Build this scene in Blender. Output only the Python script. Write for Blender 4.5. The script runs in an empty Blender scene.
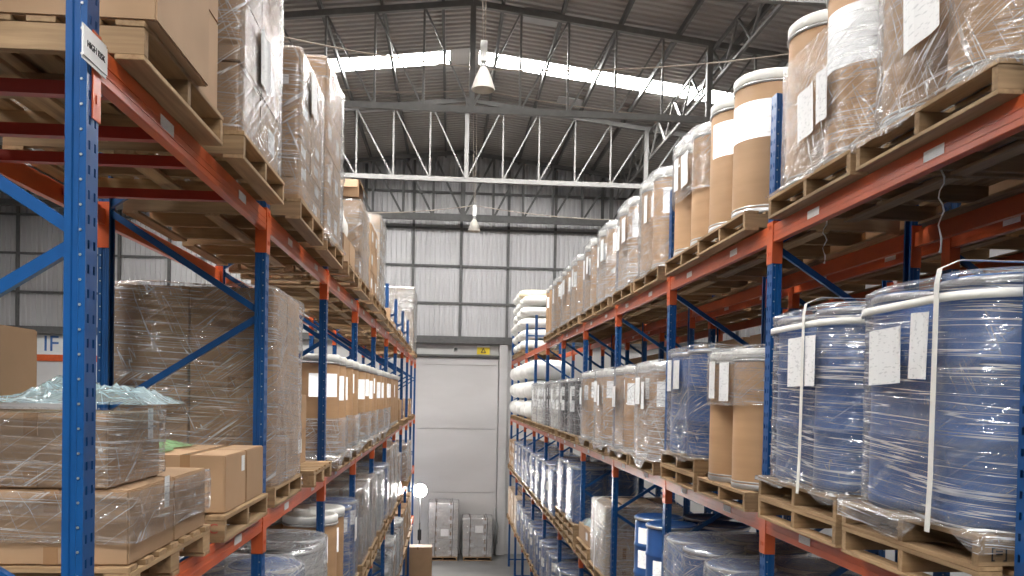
import bpy, bmesh, math, random
from mathutils import Vector, Matrix, noise

random.seed(7)
S = bpy.context.scene
COL = S.collection
PI = math.pi

# ------------------------------------------------------------------ materials
def new_mat(name):
    m = bpy.data.materials.new(name); m.use_nodes = True
    nt = m.node_tree; nt.nodes.clear()
    return m, nt, nt.nodes, nt.links

def N(nt, typ, **kw):
    n = nt.nodes.new(typ)
    for k, v in kw.items():
        if k in n.inputs.keys(): n.inputs[k].default_value = v
        else: setattr(n, k, v)
    return n

def coords(nt, scale=(1, 1, 1), kind='Object', rnd=True):
    tc = N(nt, 'ShaderNodeTexCoord')
    mp = N(nt, 'ShaderNodeMapping'); mp.inputs['Scale'].default_value = scale
    nt.links.new(tc.outputs[kind], mp.inputs['Vector'])
    if rnd:
        oi = N(nt, 'ShaderNodeObjectInfo')
        mu = N(nt, 'ShaderNodeMath', operation='MULTIPLY'); mu.inputs[1].default_value = 37.0
        nt.links.new(oi.outputs['Random'], mu.inputs[0])
        nt.links.new(mu.outputs[0], mp.inputs['Location'])
    return mp.outputs['Vector']

def ramp(nt, fac, stops):
    r = N(nt, 'ShaderNodeValToRGB')
    e = r.color_ramp.elements
    while len(e) < len(stops): e.new(0.5)
    for el, (p, c) in zip(e, stops):
        el.position = p; el.color = c if len(c) == 4 else (*c, 1)
    nt.links.new(fac, r.inputs['Fac'])
    return r.outputs['Color']

def surf(name, c1, c2=None, rough=0.5, metallic=0.0, scale=(6, 6, 6), detail=4, bump=0.0, lo=0.3, hi=0.7, var=0.0, spec=0.5, coat=0.0):
    m, nt, nodes, links = new_mat(name)
    out = N(nt, 'ShaderNodeOutputMaterial'); b = N(nt, 'ShaderNodeBsdfPrincipled')
    b.inputs['Roughness'].default_value = rough; b.inputs['Metallic'].default_value = metallic
    b.inputs['Specular IOR Level'].default_value = spec; b.inputs['Coat Weight'].default_value = coat
    links.new(b.outputs[0], out.inputs[0])
    if c2 is None: c2 = tuple(x * 0.85 for x in c1)
    v = coords(nt, scale)
    nz = N(nt, 'ShaderNodeTexNoise', Scale=1.0, Detail=detail); links.new(v, nz.inputs['Vector'])
    col = ramp(nt, nz.outputs['Fac'], [(lo, c2), (hi, c1)])
    if var:
        oi = N(nt, 'ShaderNodeObjectInfo')
        mr = N(nt, 'ShaderNodeMapRange'); mr.inputs['To Min'].default_value = 1 - var; mr.inputs['To Max'].default_value = 1 + var * .6
        links.new(oi.outputs['Random'], mr.inputs['Value'])
        hs = N(nt, 'ShaderNodeHueSaturation'); links.new(mr.outputs[0], hs.inputs['Value']); links.new(col, hs.inputs['Color'])
        col = hs.outputs['Color']
    links.new(col, b.inputs['Base Color'])
    if bump:
        bp = N(nt, 'ShaderNodeBump', Strength=bump, Distance=0.01); links.new(nz.outputs['Fac'], bp.inputs['Height'])
        links.new(bp.outputs[0], b.inputs['Normal'])
    return m

def emit(name, col, strength):
    m, nt, nodes, links = new_mat(name)
    out = N(nt, 'ShaderNodeOutputMaterial'); e = N(nt, 'ShaderNodeEmission', Strength=strength)
    e.inputs['Color'].default_value = (*col, 1)
    links.new(e.outputs[0], out.inputs[0]); return m

def paper(name, base=(0.74, 0.74, 0.735), ink=(0.28, 0.28, 0.30), amount=0.60):
    m, nt, nodes, links = new_mat(name)
    out = N(nt, 'ShaderNodeOutputMaterial'); b = N(nt, 'ShaderNodeBsdfPrincipled', Roughness=0.55)
    links.new(b.outputs[0], out.inputs[0])
    tc = N(nt, 'ShaderNodeTexCoord')
    mp = N(nt, 'ShaderNodeMapping'); mp.inputs['Scale'].default_value = (7, 22, 1); links.new(tc.outputs['UV'], mp.inputs['Vector'])
    oi = N(nt, 'ShaderNodeObjectInfo'); mu = N(nt, 'ShaderNodeMath', operation='MULTIPLY'); mu.inputs[1].default_value = 50
    links.new(oi.outputs['Random'], mu.inputs[0])
    ad = N(nt, 'ShaderNodeVectorMath', operation='ADD'); links.new(mp.outputs[0], ad.inputs[0]); links.new(mu.outputs[0], ad.inputs[1])
    nz = N(nt, 'ShaderNodeTexNoise', Scale=1.0, Detail=1.0); links.new(ad.outputs[0], nz.inputs['Vector'])
    c = ramp(nt, nz.outputs['Fac'], [(amount, base), (amount + 0.06, tuple(.35 * i + .65 * b_ for i, b_ in zip(ink, base)))])
    links.new(c, b.inputs['Base Color']); return m

def film_mat(name, haze, streak, tint=(0.97, 0.975, 0.98), white=(0.86, 0.86, 0.87), rough=0.17, gloss=.42, slant=1.0, level=1.0):
    """clear stretch film: mostly transparent, wrinkled, glossy, milky where it is layered"""
    m, nt, nodes, links = new_mat(name)
    out = N(nt, 'ShaderNodeOutputMaterial')
    def tex(scale, rot, detail, dist=0.0):
        tc = N(nt, 'ShaderNodeTexCoord'); mp = N(nt, 'ShaderNodeMapping')
        mp.inputs['Rotation'].default_value = (0, 0, rot)
        links.new(tc.outputs['UV'], mp.inputs['Vector'])
        mq = N(nt, 'ShaderNodeMapping'); mq.inputs['Scale'].default_value = scale
        links.new(mp.outputs[0], mq.inputs['Vector'])
        oi = N(nt, 'ShaderNodeObjectInfo'); mu = N(nt, 'ShaderNodeMath', operation='MULTIPLY'); mu.inputs[1].default_value = 91
        links.new(oi.outputs['Random'], mu.inputs[0])
        ad = N(nt, 'ShaderNodeVectorMath', operation='ADD'); links.new(mq.outputs[0], ad.inputs[0]); links.new(mu.outputs[0], ad.inputs[1])
        nz = N(nt, 'ShaderNodeTexNoise', Scale=1.0, Detail=detail, Distortion=dist); links.new(ad.outputs[0], nz.inputs['Vector'])
        return nz.outputs['Fac']
    def mr(v, a0, a1, b0, b1):
        r = N(nt, 'ShaderNodeMapRange'); r.inputs['From Min'].default_value = a0; r.inputs['From Max'].default_value = a1
        r.inputs['To Min'].default_value = b0; r.inputs['To Max'].default_value = b1
        links.new(v, r.inputs['Value']); return r.outputs[0]
    def op(x, y, o='ADD'):
        q = N(nt, 'ShaderNodeMath', operation=o); links.new(x, q.inputs[0])
        if isinstance(y, (int, float)): q.inputs[1].default_value = y
        else: links.new(y, q.inputs[1])
        return q.outputs[0]
    def crease_glint(v, width):                          # highlights painted as thin white lines where the noise crosses its middle
        t = op(op(v, .5, 'SUBTRACT'), 0, 'ABSOLUTE')
        return mr(t, width, 0.0, 0.0, 1.0)
    a = tex((.75, 42, 1), 0.05, 2.0, .12)          # tight nearly level creases
    d = tex((.8, 26, 1), -0.62, 1.5, .18)         # slanting creases
    e = tex((.8, 16, 1), 1.15, 1.0, .2)           # steep creases
    g = tex((1.1, 2.0, 1), 0.3, 2.0)               # broad milky patches
    g2 = tex((2.6, 3.4, 1), -0.4, 1.0)
    pa = mr(g2, .36, .56, .40, 1.0); pb = mr(g2, .60, .42, .3, 1.0)
    ln = op(op(op(crease_glint(a, .032), pa, 'MULTIPLY'), level, 'MULTIPLY'), op(op(op(crease_glint(d, .020), pb, 'MULTIPLY'), op(crease_glint(e, .009), pa, 'MULTIPLY'), 'MAXIMUM'), slant, 'MULTIPLY'), 'MAXIMUM')
    soft = op(mr(a, .56, .80, 0, .35), mr(d, .58, .80, 0, .30))
    f = op(op(op(ln, streak * 1.15, 'MULTIPLY'), op(soft, streak, 'MULTIPLY')), mr(g, .34, .70, haze * .45, haze * 1.6))
    cl = N(nt, 'ShaderNodeClamp'); cl.inputs['Max'].default_value = .93; links.new(f, cl.inputs['Value'])
    hgt = op(op(a, d), op(e, .6, 'MULTIPLY'))
    bp = N(nt, 'ShaderNodeBump', Strength=.8, Distance=.012); links.new(hgt, bp.inputs['Height'])
    tr = N(nt, 'ShaderNodeBsdfTransparent'); tr.inputs['Color'].default_value = (*tint, 1)
    di = N(nt, 'ShaderNodeBsdfDiffuse'); di.inputs['Color'].default_value = (*white, 1); links.new(bp.outputs[0], di.inputs['Normal'])
    tl = N(nt, 'ShaderNodeBsdfTranslucent'); tl.inputs['Color'].default_value = (*white, 1)
    gl = N(nt, 'ShaderNodeBsdfGlossy', Roughness=rough); gl.inputs['Color'].default_value = (.95, .95, .95, 1); links.new(bp.outputs[0], gl.inputs['Normal'])
    m0 = N(nt, 'ShaderNodeMixShader'); m0.inputs[0].default_value = .30; links.new(di.outputs[0], m0.inputs[1]); links.new(tl.outputs[0], m0.inputs[2])
    mx = N(nt, 'ShaderNodeMixShader'); mx.inputs[0].default_value = gloss
    links.new(m0.outputs[0], mx.inputs[1]); links.new(gl.outputs[0], mx.inputs[2])
    m2 = N(nt, 'ShaderNodeMixShader'); links.new(cl.outputs[0], m2.inputs[0]); links.new(tr.outputs[0], m2.inputs[1]); links.new(mx.outputs[0], m2.inputs[2])
    fr = N(nt, 'ShaderNodeFresnel', IOR=1.33); links.new(bp.outputs[0], fr.inputs['Normal'])
    m3 = N(nt, 'ShaderNodeMixShader'); links.new(op(fr.outputs[0], .55, 'MULTIPLY'), m3.inputs[0]); links.new(m2.outputs[0], m3.inputs[1]); links.new(gl.outputs[0], m3.inputs[2])
    links.new(m3.outputs[0], out.inputs[0]); return m

M = {}
M['blue'] = surf('blue_rack_paint', (0.004, 0.072, 0.245), (0.0035, 0.056, 0.19), rough=.34, scale=(9, 9, 3), var=.05)
M['orange'] = surf('orange_rack_paint', (0.62, 0.115, 0.030), (0.50, 0.088, 0.026), rough=.30, scale=(9, 3, 9))
M['worn_orange'] = surf('worn_orange_rack_paint', (0.56, 0.105, 0.030), (0.42, 0.080, 0.030), rough=.36, scale=(9, 3, 9), detail=8)
M['red'] = surf('red_bar_paint', (0.34, 0.030, 0.018), (0.27, 0.022, 0.014), rough=.4)
M['steel'] = surf('galvanised_steel', (0.56, 0.56, 0.56), (0.42, 0.42, 0.42), rough=.40, metallic=.85)
M['wood_x'] = surf('pine_grain_across', (0.42, 0.275, 0.145), (0.22, 0.135, 0.068), rough=.75, scale=(2.2, 34, 34), detail=5, bump=.25, lo=.25, hi=.75, var=.22)
M['wood_y'] = surf('pine_grain_along', (0.44, 0.29, 0.152), (0.23, 0.14, 0.070), rough=.75, scale=(34, 2.2, 34), detail=5, bump=.25, lo=.25, hi=.75, var=.22)
M['card'] = surf('brown_cardboard', (0.42, 0.265, 0.150), (0.36, 0.224, 0.124), rough=.72, scale=(3, 3, 3), detail=6, var=.14)
M['card_pale'] = surf('pale_cardboard', (0.55, 0.43, 0.32), (0.48, 0.36, 0.26), rough=.72, scale=(3, 3, 3), detail=6, var=.12)
M['card_white'] = surf('whitish_carton', (0.62, 0.585, 0.55), (0.54, 0.51, 0.475), rough=.7, var=.10)
M['fibre'] = surf('kraft_drum_board', (0.47, 0.285, 0.150), (0.41, 0.245, 0.127), rough=.58, scale=(1.5, 1.5, 14), detail=4, var=.12)
M['tape'] = surf('packing_tape', (0.34, 0.20, 0.10), (0.30, 0.17, 0.09), rough=.22)
M['bplastic'] = surf('blue_drum_plastic', (0.032, 0.112, 0.33), (0.026, 0.09, 0.28), rough=.36, scale=(4, 4, 4), var=.14)
M['kplastic'] = surf('black_drum_plastic', (0.018, 0.020, 0.026), (0.012, 0.013, 0.017), rough=.4)
M['wplastic'] = surf('off_white_plastic', (0.66, 0.65, 0.61), (0.58, 0.57, 0.53), rough=.4, scale=(5, 5, 5), var=.06)
M['strap'] = surf('white_strapping', (0.74, 0.73, 0.69), (0.66, 0.65, 0.61), rough=.4)
M['paper'] = paper('printed_paper')
M['sack'] = surf('white_woven_sack', (0.80, 0.79, 0.76), (0.68, 0.67, 0.63), rough=.7, scale=(5, 5, 5), bump=.5, detail=6)
M['sack_y'] = surf('cream_woven_sack', (0.74, 0.64, 0.44), (0.64, 0.54, 0.36), rough=.7, scale=(5, 5, 5), bump=.5)
M['film'] = film_mat('clear_stretch_film', .08, .68, gloss=.32)
M['film_heavy'] = film_mat('milky_stretch_film', .20, .80, gloss=.35)
M['film_level'] = film_mat('level_creased_film', .11, .85, slant=.30, level=1.2, gloss=.3)
M['film_slant'] = film_mat('slant_creased_film', .04, .70, slant=1.2, level=.7, gloss=.14, rough=.24)
M['film_light'] = film_mat('thin_stretch_film', .05, .70, gloss=.3)
M['film_blue'] = film_mat('bluish_film', .42, .5, tint=(.74, .90, .95), white=(.58, .76, .82), gloss=.22)
M['film_green'] = film_mat('greenish_film', .60, .45, tint=(.72, .95, .70), white=(.42, .72, .36))
M['roof'] = surf('grey_roof_sheet', (0.40, 0.378, 0.355), (0.32, 0.302, 0.284), rough=.5, metallic=.0, scale=(.6, .6, .6))
M['sheet'] = surf('silver_wall_sheet', (0.54, 0.53, 0.535), (0.47, 0.46, 0.465), rough=.42, metallic=.25, scale=(.8, .8, .25))
M['truss'] = surf('pale_grey_truss_paint', (0.175, 0.17, 0.162), (0.135, 0.131, 0.125), rough=.5)
M['dark'] = surf('dark_grey_steel', (0.12, 0.118, 0.115), (0.09, 0.088, 0.086), rough=.55)
M['white_wall'] = surf('white_wall_panel', (0.56, 0.545, 0.535), (0.50, 0.485, 0.475), rough=.6, scale=(.7, .7, 1.6), detail=6)
M['door'] = surf('white_door_panel', (0.56, 0.54, 0.53), (0.50, 0.48, 0.47), rough=.5, scale=(.5, .5, 1.4), detail=6)
M['concrete'] = surf('worn_concrete', (0.20, 0.198, 0.195), (0.13, 0.128, 0.125), rough=.38, scale=(.8, .8, .8), detail=9)
M['sky'] = emit('skylight_and_fill_panel', (1.0, 0.985, 0.96), 88.0)
M['lamp'] = emit('work_light_lens', (1.0, 0.97, 0.93), 420.0)
M['dull_panel'] = surf('frosted_roof_patch', (0.42, 0.42, 0.42), (0.38, 0.38, 0.38), rough=.5)
M['shade'] = surf('cream_lamp_shade', (0.70, 0.66, 0.60), (0.60, 0.56, 0.50), rough=.45, scale=(8, 8, 8))
M['white'] = surf('white_enamel', (0.75, 0.75, 0.74), (0.70, 0.70, 0.69), rough=.4)
M['rope'] = surf('old_cable', (0.42, 0.36, 0.30), (0.34, 0.29, 0.24), rough=.7)
M['yellow'] = surf('yellow_sign_ink', (0.78, 0.58, 0.02), (0.74, 0.54, 0.02), rough=.45)
M['ink'] = surf('black_ink', (0.02, 0.02, 0.02), (0.015, 0.015, 0.015), rough=.6)
M['red_ink'] = surf('red_ink', (0.35, 0.06, 0.04), (0.30, 0.05, 0.03), rough=.6)
M['sign_blue'] = surf('blue_sign_ink', (0.06, 0.16, 0.42), (0.05, 0.13, 0.36), rough=.5)
M['rubber'] = surf('black_rubber', (0.03, 0.03, 0.03), (0.02, 0.02, 0.02), rough=.6)
M['greyfilm'] = film_mat('grey_layered_film', .55, .40, tint=(.86, .86, .87), white=(.50, .49, .48))

# ------------------------------------------------------------------ mesh builder
class MB:
    def __init__(s): s.v = []; s.f = []; s.m = []; s.uv = {}; s.sm = []
    def face(s, idx, mat=0, smooth=False, uv=None):
        s.f.append(tuple(idx)); s.m.append(mat); s.sm.append(smooth)
        if uv: s.uv[len(s.f) - 1] = uv
    def box(s, x0, x1, y0, y1, z0, z1, mat=0):
        b = len(s.v)
        s.v += [(x0, y0, z0), (x1, y0, z0), (x1, y1, z0), (x0, y1, z0), (x0, y0, z1), (x1, y0, z1), (x1, y1, z1), (x0, y1, z1)]
        for q in ((0, 3, 2, 1), (4, 5, 6, 7), (0, 1, 5, 4), (1, 2, 6, 5), (2, 3, 7, 6), (3, 0, 4, 7)): s.face([b + i for i in q], mat)
        return s
    def bar(s, p, q, w, h, mat=0, up=(0, 0, 1)):
        """rectangular bar from p to q: w sideways, h along up"""
        p, q = Vector(p), Vector(q); d = (q - p).normalized(); u = Vector(up)
        if abs(d.dot(u)) > .99: u = Vector((0, 1, 0))
        a = d.cross(u).normalized(); u = a.cross(d).normalized()
        b = len(s.v)
        for c in (p, q):
            for i, j in ((-1, -1), (1, -1), (1, 1), (-1, 1)): s.v.append(tuple(c + a * (i * w / 2) + u * (j * h / 2)))
        for f in ((0, 3, 2, 1), (4, 5, 6, 7), (0, 1, 5, 4), (1, 2, 6, 5), (2, 3, 7, 6), (3, 0, 4, 7)): s.face([b + i for i in f], mat)
        return s
    def lathe(s, prof, seg=40, cx=0, cy=0, mat=0, smooth=True, cap0=True, cap1=True, a0=0, mats=None):
        b = len(s.v); n = len(prof)
        for r, z in prof:
            for k in range(seg):
                t = a0 + 2 * PI * k / seg
                s.v.append((cx + r * math.cos(t), cy + r * math.sin(t), z))
        for i in range(n - 1):
            for k in range(seg):
                k2 = (k + 1) % seg
                s.face((b + i * seg + k, b + i * seg + k2, b + (i + 1) * seg + k2, b + (i + 1) * seg + k), mats[i] if mats else mat, smooth)
        if cap0: s.face([b + k for k in reversed(range(seg))], mats[0] if mats else mat)
        if cap1: s.face([b + (n - 1) * seg + k for k in range(seg)], mats[-1] if mats else mat)
        return s
    def tube(s, pts, r, seg=8, mat=0):
        pts = [Vector(p) for p in pts]; b = len(s.v)
        for i, p in enumerate(pts):
            d = (pts[min(i + 1, len(pts) - 1)] - pts[max(i - 1, 0)]).normalized()
            u = Vector((0, 0, 1)) if abs(d.z) < .9 else Vector((1, 0, 0))
            a = d.cross(u).normalized(); c = a.cross(d).normalized()
            rr = r[i] if isinstance(r, (list, tuple)) else r
            for k in range(seg):
                t = 2 * PI * k / seg
                s.v.append(tuple(p + a * (rr * math.cos(t)) + c * (rr * math.sin(t))))
        for i in range(len(pts) - 1):
            for k in range(seg):
                k2 = (k + 1) % seg
                s.face((b + i * seg + k, b + i * seg + k2, b + (i + 1) * seg + k2, b + (i + 1) * seg + k), mat, True)
        s.face([b + k for k in reversed(range(seg))], mat); s.face([b + (len(pts) - 1) * seg + k for k in range(seg)], mat)
        return s
    def mesh(s, name, mats, bevel=0):
        me = bpy.data.meshes.new(name)
        me.from_pydata(s.v, [], s.f)
        for m in mats: me.materials.append(M[m] if isinstance(m, str) else m)
        me.polygons.foreach_set('material_index', s.m)
        me.polygons.foreach_set('use_smooth', s.sm)
        if s.uv:
            uvl = me.uv_layers.new(name='UVMap')
            for fi, uv in s.uv.items():
                for li, c in zip(me.polygons[fi].loop_indices, uv): uvl.data[li].uv = c
        if bevel:
            bm = bmesh.new(); bm.from_mesh(me)
            bmesh.ops.bevel(bm, geom=bm.edges[:], offset=bevel, segments=2, affect='EDGES', clamp_overlap=True)
            bm.to_mesh(me); bm.free()
        me.validate(); me.update()
        return me

def link(name, data, parent=None, loc=None, rz=0.0):
    o = bpy.data.objects.new(name, data); COL.objects.link(o)
    if parent is not None: o.parent = parent
    if loc is not None: o.location = loc
    if rz: o.rotation_euler = (0, 0, rz)
    return o

LABELS = set()
def tag(o, label, cat, group=None):
    o['label'] = label; o['category'] = cat
    if group: o['group'] = group
    return o
def thing(name, label, cat, loc=(0, 0, 0), rz=0, group=None):
    o = link(name, None, None, loc, rz); o.empty_display_size = .1
    return tag(o, label, cat, group)
def struct(name, mb, mats, bevel=0):
    o = link(name, mb.mesh(name, mats, bevel)); o['kind'] = 'structure'; return o

def text(name, s, size, mat, parent, loc, rot, extrude=.0008, align='CENTER'):
    c = bpy.data.curves.new(name, 'FONT'); c.body = s; c.size = size; c.extrude = extrude
    c.align_x = align; c.align_y = 'CENTER'; c.materials.append(M[mat])
    tmp = bpy.data.objects.new('tmp_text', c); COL.objects.link(tmp)
    dg = bpy.context.evaluated_depsgraph_get()
    me = bpy.data.meshes.new_from_object(tmp.evaluated_get(dg)); me.name = name
    bpy.data.objects.remove(tmp); bpy.data.curves.remove(c)
    if not me.materials: me.materials.append(M[mat])
    o = bpy.data.objects.new(name, me); COL.objects.link(o)
    o.parent = parent; o.location = loc; o.rotation_euler = rot
    return o

# ------------------------------------------------------------------ camera
H = 6.30                      # eye height
F = 850.0
PSI = math.atan(62.0 / F); ROLL = 0.0195; PITCH = math.radians(1.2)
VPX, VPY = 449.5, 394.0
cam = bpy.data.cameras.new('camera'); co = bpy.data.objects.new('camera', cam); COL.objects.link(co)
R = Matrix.Rotation(-PSI, 3, 'Z') @ Matrix.Rotation(PI / 2 - PITCH, 3, 'X') @ Matrix.Rotation(ROLL, 3, 'Z')
co.matrix_world = Matrix.Translation((0, 0, H)) @ R.to_4x4()
cam.sensor_width = 36; cam.lens = F / 1024 * 36; cam.clip_end = 200
dv = R.transposed() @ Vector((0, 1, 0))
px0 = 512 + F * dv.x / -dv.z; py0 = 288 - F * dv.y / -dv.z
cam.shift_x = (px0 - VPX) / 1024; cam.shift_y = (VPY - py0) / 1024
S.camera = co

# ------------------------------------------------------------------ the building
XL, XR, Y0, YW = -24.0, 14.0, -8.0, 33.5
RIDGE = 0.4
def roofz(x): return 15.78 - .118 * abs(x - RIDGE)

mb = MB(); mb.box(XL, XR, Y0, YW, -.2, 0); struct('floor', mb, ['concrete'])

SKY = [(23.62, 24.50), (8.6, 9.5), (-4.4, -3.5)]  # first strip is a skylight; the nearer two are unseen, added for light
def roof():
    mb = MB()
    xs = [XL, RIDGE, XR]
    p = .25
    y = Y0
    rows = []
    while y < YW:
        if any(a - .01 <= y < b for a, b in SKY):
            y = [b for a, b in SKY if a - .01 <= y < b][0]; rows.append(None); continue
        nxt = min([a for a, b in SKY if a > y] + [YW])
        for dy, dz in ((0, 0), (.10, 0), (.135, .045), (.215, .045)):
            if y + dy <= nxt + 1e-6: rows.append((y + dy, dz))
        y2 = y + p
        if y2 > nxt - 1e-6 and nxt < YW: rows.append((nxt, 0)); y2 = nxt
        y = y2
    rows.append((YW, 0))
    prev = None
    for r in rows:
        if r is None: prev = None; continue
        b = len(mb.v)
        for x in xs: mb.v.append((x, r[0], roofz(x) + r[1]))
        if prev is not None and r[0] > rows_y + 1e-6:
            for i in range(2): mb.face((prev + i, b + i, b + i + 1, prev + i + 1))
        prev = b; rows_y = r[0]
    # ridge cap and the solid ends of the skylight and added light courses
    for a, b_ in SKY:
        for x0, x1 in ((-.15, .4), (.4, .66), (8.2, XR), (XL, -13.0)):
            b = len(mb.v)
            for x, y in ((x0, a), (x0, b_), (x1, b_), (x1, a)): mb.v.append((x, y, roofz(x)))
            mb.face((b, b + 1, b + 2, b + 3))
    o = struct('ceiling', mb, ['roof'])
roof()
k = 1
for a, b_ in SKY:
    for x0, x1 in ((-13.0, -.15), (.66, 8.2)):
        mb = MB(); n = max(1, round((x1 - x0) / 1.6))
        for i in range(n):
            xa = x0 + (x1 - x0) * i / n + (.02 if i else 0); xb = x0 + (x1 - x0) * (i + 1) / n - (.02 if i < n - 1 else 0)
            b = len(mb.v)
            for dz in (0, .03):
                for x, y in ((xa, a), (xa, b_), (xb, b_), (xb, a)): mb.v.append((x, y, roofz(x) + dz))
            for q in ((0, 3, 2, 1)[::-1], (4, 5, 6, 7)[::-1], (0, 1, 5, 4), (1, 2, 6, 5), (2, 3, 7, 6), (3, 0, 4, 7)): mb.face([b + i2 for i2 in q])
        struct('roof_panel_%d' % k, mb, ['sky']); k += 1  # only the farthest pair are skylights, the rest are added light panels

# dull rectangular roof patches
k = 1
for x, y in ((-2.7, 19.4), (2.1, 20.9), (3.6, 26.2), (-2.6, 27.6)):
    mb = MB(); b = len(mb.v)
    for dz in (-.06, -.03):
        for xx, yy in ((x - .45, y - .35), (x - .45, y + .35), (x + .45, y + .35), (x + .45, y - .35)): mb.v.append((xx, yy, roofz(xx) + dz))
    for q in ((0, 1, 2, 3), (7, 6, 5, 4), (0, 4, 5, 1), (1, 5, 6, 2), (2, 6, 7, 3), (3, 7, 4, 0)): mb.face([b + i for i in q])
    o = struct('roof_panel_%d' % (k + 6), mb, ['dull_panel']); k += 1

# purlins along the building
x = XL + .3
for i in range(27):
    xx = RIDGE + (i - 13) * 1.42 + .71
    if not XL < xx < XR: continue
    mb = MB(); mb.box(xx - .035, xx + .035, Y0, YW - .05, roofz(xx) - .19, roofz(xx) - .03)
    struct('purlin_beam', mb, ['dark'])

# roof trusses
ZB = 13.02
def truss(y, mat, k=1.0):
    mb = MB()
    pan = 1.14
    xs = [RIDGE + i * pan for i in range(-21, 12)]
    top = lambda x: roofz(x) - .27
    mb.bar((xs[0], y, ZB), (xs[-1], y, ZB), .12, .14 * k)
    mb.bar((xs[0], y, top(xs[0])), (RIDGE, y, top(RIDGE)), .12, .14)
    mb.bar((RIDGE, y, top(RIDGE)), (xs[-1], y, top(xs[-1])), .12, .14)
    for i, x in enumerate(xs):
        j = i - 21
        w = .13 if j % 5 == 0 else .05 * k
        if top(x) - ZB < .3: continue
        mb.bar((x, y, ZB), (x, y, top(x)), w, w, up=(0, 1, 0))
        if j < 0: mb.bar((x, y, top(x)), (x + pan, y, ZB), .042 * k, .042 * k)
        if j > 0: mb.bar((x, y, top(x)), (x - pan, y, ZB), .042 * k, .042 * k)
    return struct('roof_truss_beam', mb, [mat])
for y in (1.4, 7.7, 14.0): truss(y, 'truss')
truss(20.25, 'truss'); truss(26.85, 'truss'); truss(32.6, 'dark', 1.8)

# long lattice girders joining the trusses at their thick posts
for x in (RIDGE + 5.7, RIDGE - 5.7):
    mb = MB()
    for z in (13.9, 14.75): mb.bar((x + .12, 14.1, z), (x + .12, 32.4, z), .07, .07)
    y = 14.1; up = True
    while y < 32:
        mb.bar((x + .12, y, 13.9 if up else 14.75), (x + .12, y + .9, 14.75 if up else 13.9), .05, .05); y += .9; up = not up
    struct('lattice_girder_beam', mb, ['truss'])

# corrugated upper back wall
ZW = 8.30
mb = MB(); x = XL; prev = None
while x < XR:
    for dx, dy in ((0, 0), (.09, 0), (.110, -.055), (.170, -.055)):
        b = len(mb.v); xx = x + dx
        mb.v += [(xx, YW + dy, ZW), (xx, YW + dy, roofz(xx))]
        if prev is not None: mb.face((prev, b, b + 1, prev + 1))
        prev = b
    x += .19
struct('wall_back', mb, ['sheet'])
mb = MB()
for z in (9.85, 11.3, 12.75, 14.15): mb.box(XL, XR, YW - .12, YW - .045, z - .04, z + .04)
for i in range(-13, 8):
    xx = .35 + 1.85 * i
    if XL < xx < XR: mb.box(xx - .05, xx + .05, YW - .16, YW - .045, ZW, roofz(xx) - .2)
struct('trim_1', mb, ['dark'])
mb = MB(); mb.box(XL, XR, YW - .30, YW - .04, ZW - .02, ZW + .13); mb.box(XL, XR, YW - .2, YW - .04, ZW + .13, ZW + .26)
struct('trim_2', mb, ['dark'])
mb = MB(); mb.box(-14.2, -13.7, YW - .5, YW - .17, ZW + .26, 15); struct('trim_3', mb, ['dark'])
mb = MB(); mb.box(XL, XR, YW, YW + .25, 0, ZW - .02)
struct('wall_back_lower', mb, ['white_wall'])
mb = MB(); mb.box(XL - .1, XL, Y0, YW, 0, roofz(XL)); struct('wall_left', mb, ['sheet'])
mb = MB(); mb.box(XR, XR + .1, Y0, YW, 0, roofz(XR)); struct('wall_right', mb, ['sheet'])
# tall closed door with its head rail and jamb
mb = MB()
z = 0.03
for zt in (2.45, 4.95, 7.45, 7.74):
    mb.box(-1.9, 1.9, YW - .10, YW - .02, z, zt - .015); z = zt
struct('door_1', mb, ['door'], .006)
mb = MB(); mb.box(-2.1, 2.0, YW - .22, YW - .005, 7.76, 7.84); struct('trim_4', mb, ['dark'])
mb = MB(); mb.box(1.93, 2.25, YW - .26, YW - .005, 0, ZW - .04); mb.box(-2.3, -1.93, YW - .26, YW - .005, 0, 7.75); struct('trim_5', mb, ['white_wall'], .008)

# warning sign above the door
t = thing('warning_sign', 'small yellow and white flame warning sign above the tall white door', 'sign', (1.30, YW - .02, 8.06))
mb = MB(); mb.box(-.25, .25, -.015, 0, -.18, .18); link('sign_plate', mb.mesh('sign_plate', ['yellow'], .004), t)
mb = MB(); mb.box(-.25, .25, -.019, -.0155, .10, .18); link('white_band', mb.mesh('white_band', ['white']), t)
mb = MB(); b = len(mb.v)
for y in (-.021, -.016):
    mb.v += [(-.11, y, -.12), (.11, y, -.12), (0, y, .09)]
mb.face((0, 1, 2)); mb.face((5, 4, 3)); mb.face((0, 3, 4, 1)); mb.face((1, 4, 5, 2)); mb.face((2, 5, 3, 0))
link('black_triangle', mb.mesh('black_triangle', ['ink']), t)
mb = MB(); pr = [(-.03, -.1), (.03, -.1), (.045, -.055), (.02, -.01), (.012, .035), (-.008, 0), (-.02, -.03), (-.045, -.05)]
for y in (-.025, -.0215): mb.v += [(x, y, z) for x, z in pr]
mb.face(range(8)); mb.face([8 + i for i in reversed(range(8))])
for i in range(8): mb.face((i, i + 8, (i + 1) % 8 + 8, (i + 1) % 8))
link('flame', mb.mesh('flame', ['yellow']), t)
t = thing('wall_camera', 'small round dark camera on the white wall above the tall door', 'camera', (.20, YW - .005, 8.06))
mb = MB(); mb.lathe([(.09, 0), (.09, .05), (.06, .07)], 20); me = mb.mesh('bracket', ['white'])
o = link('bracket', me, t); o.rotation_euler = (PI / 2, 0, 0)
mb = MB(); mb.lathe([(.058, .071), (.058, .16), (.035, .20)], 18); o = link('lens_housing', mb.mesh('lens_housing', ['dark']), t); o.rotation_euler = (PI / 2, 0, 0)

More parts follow.
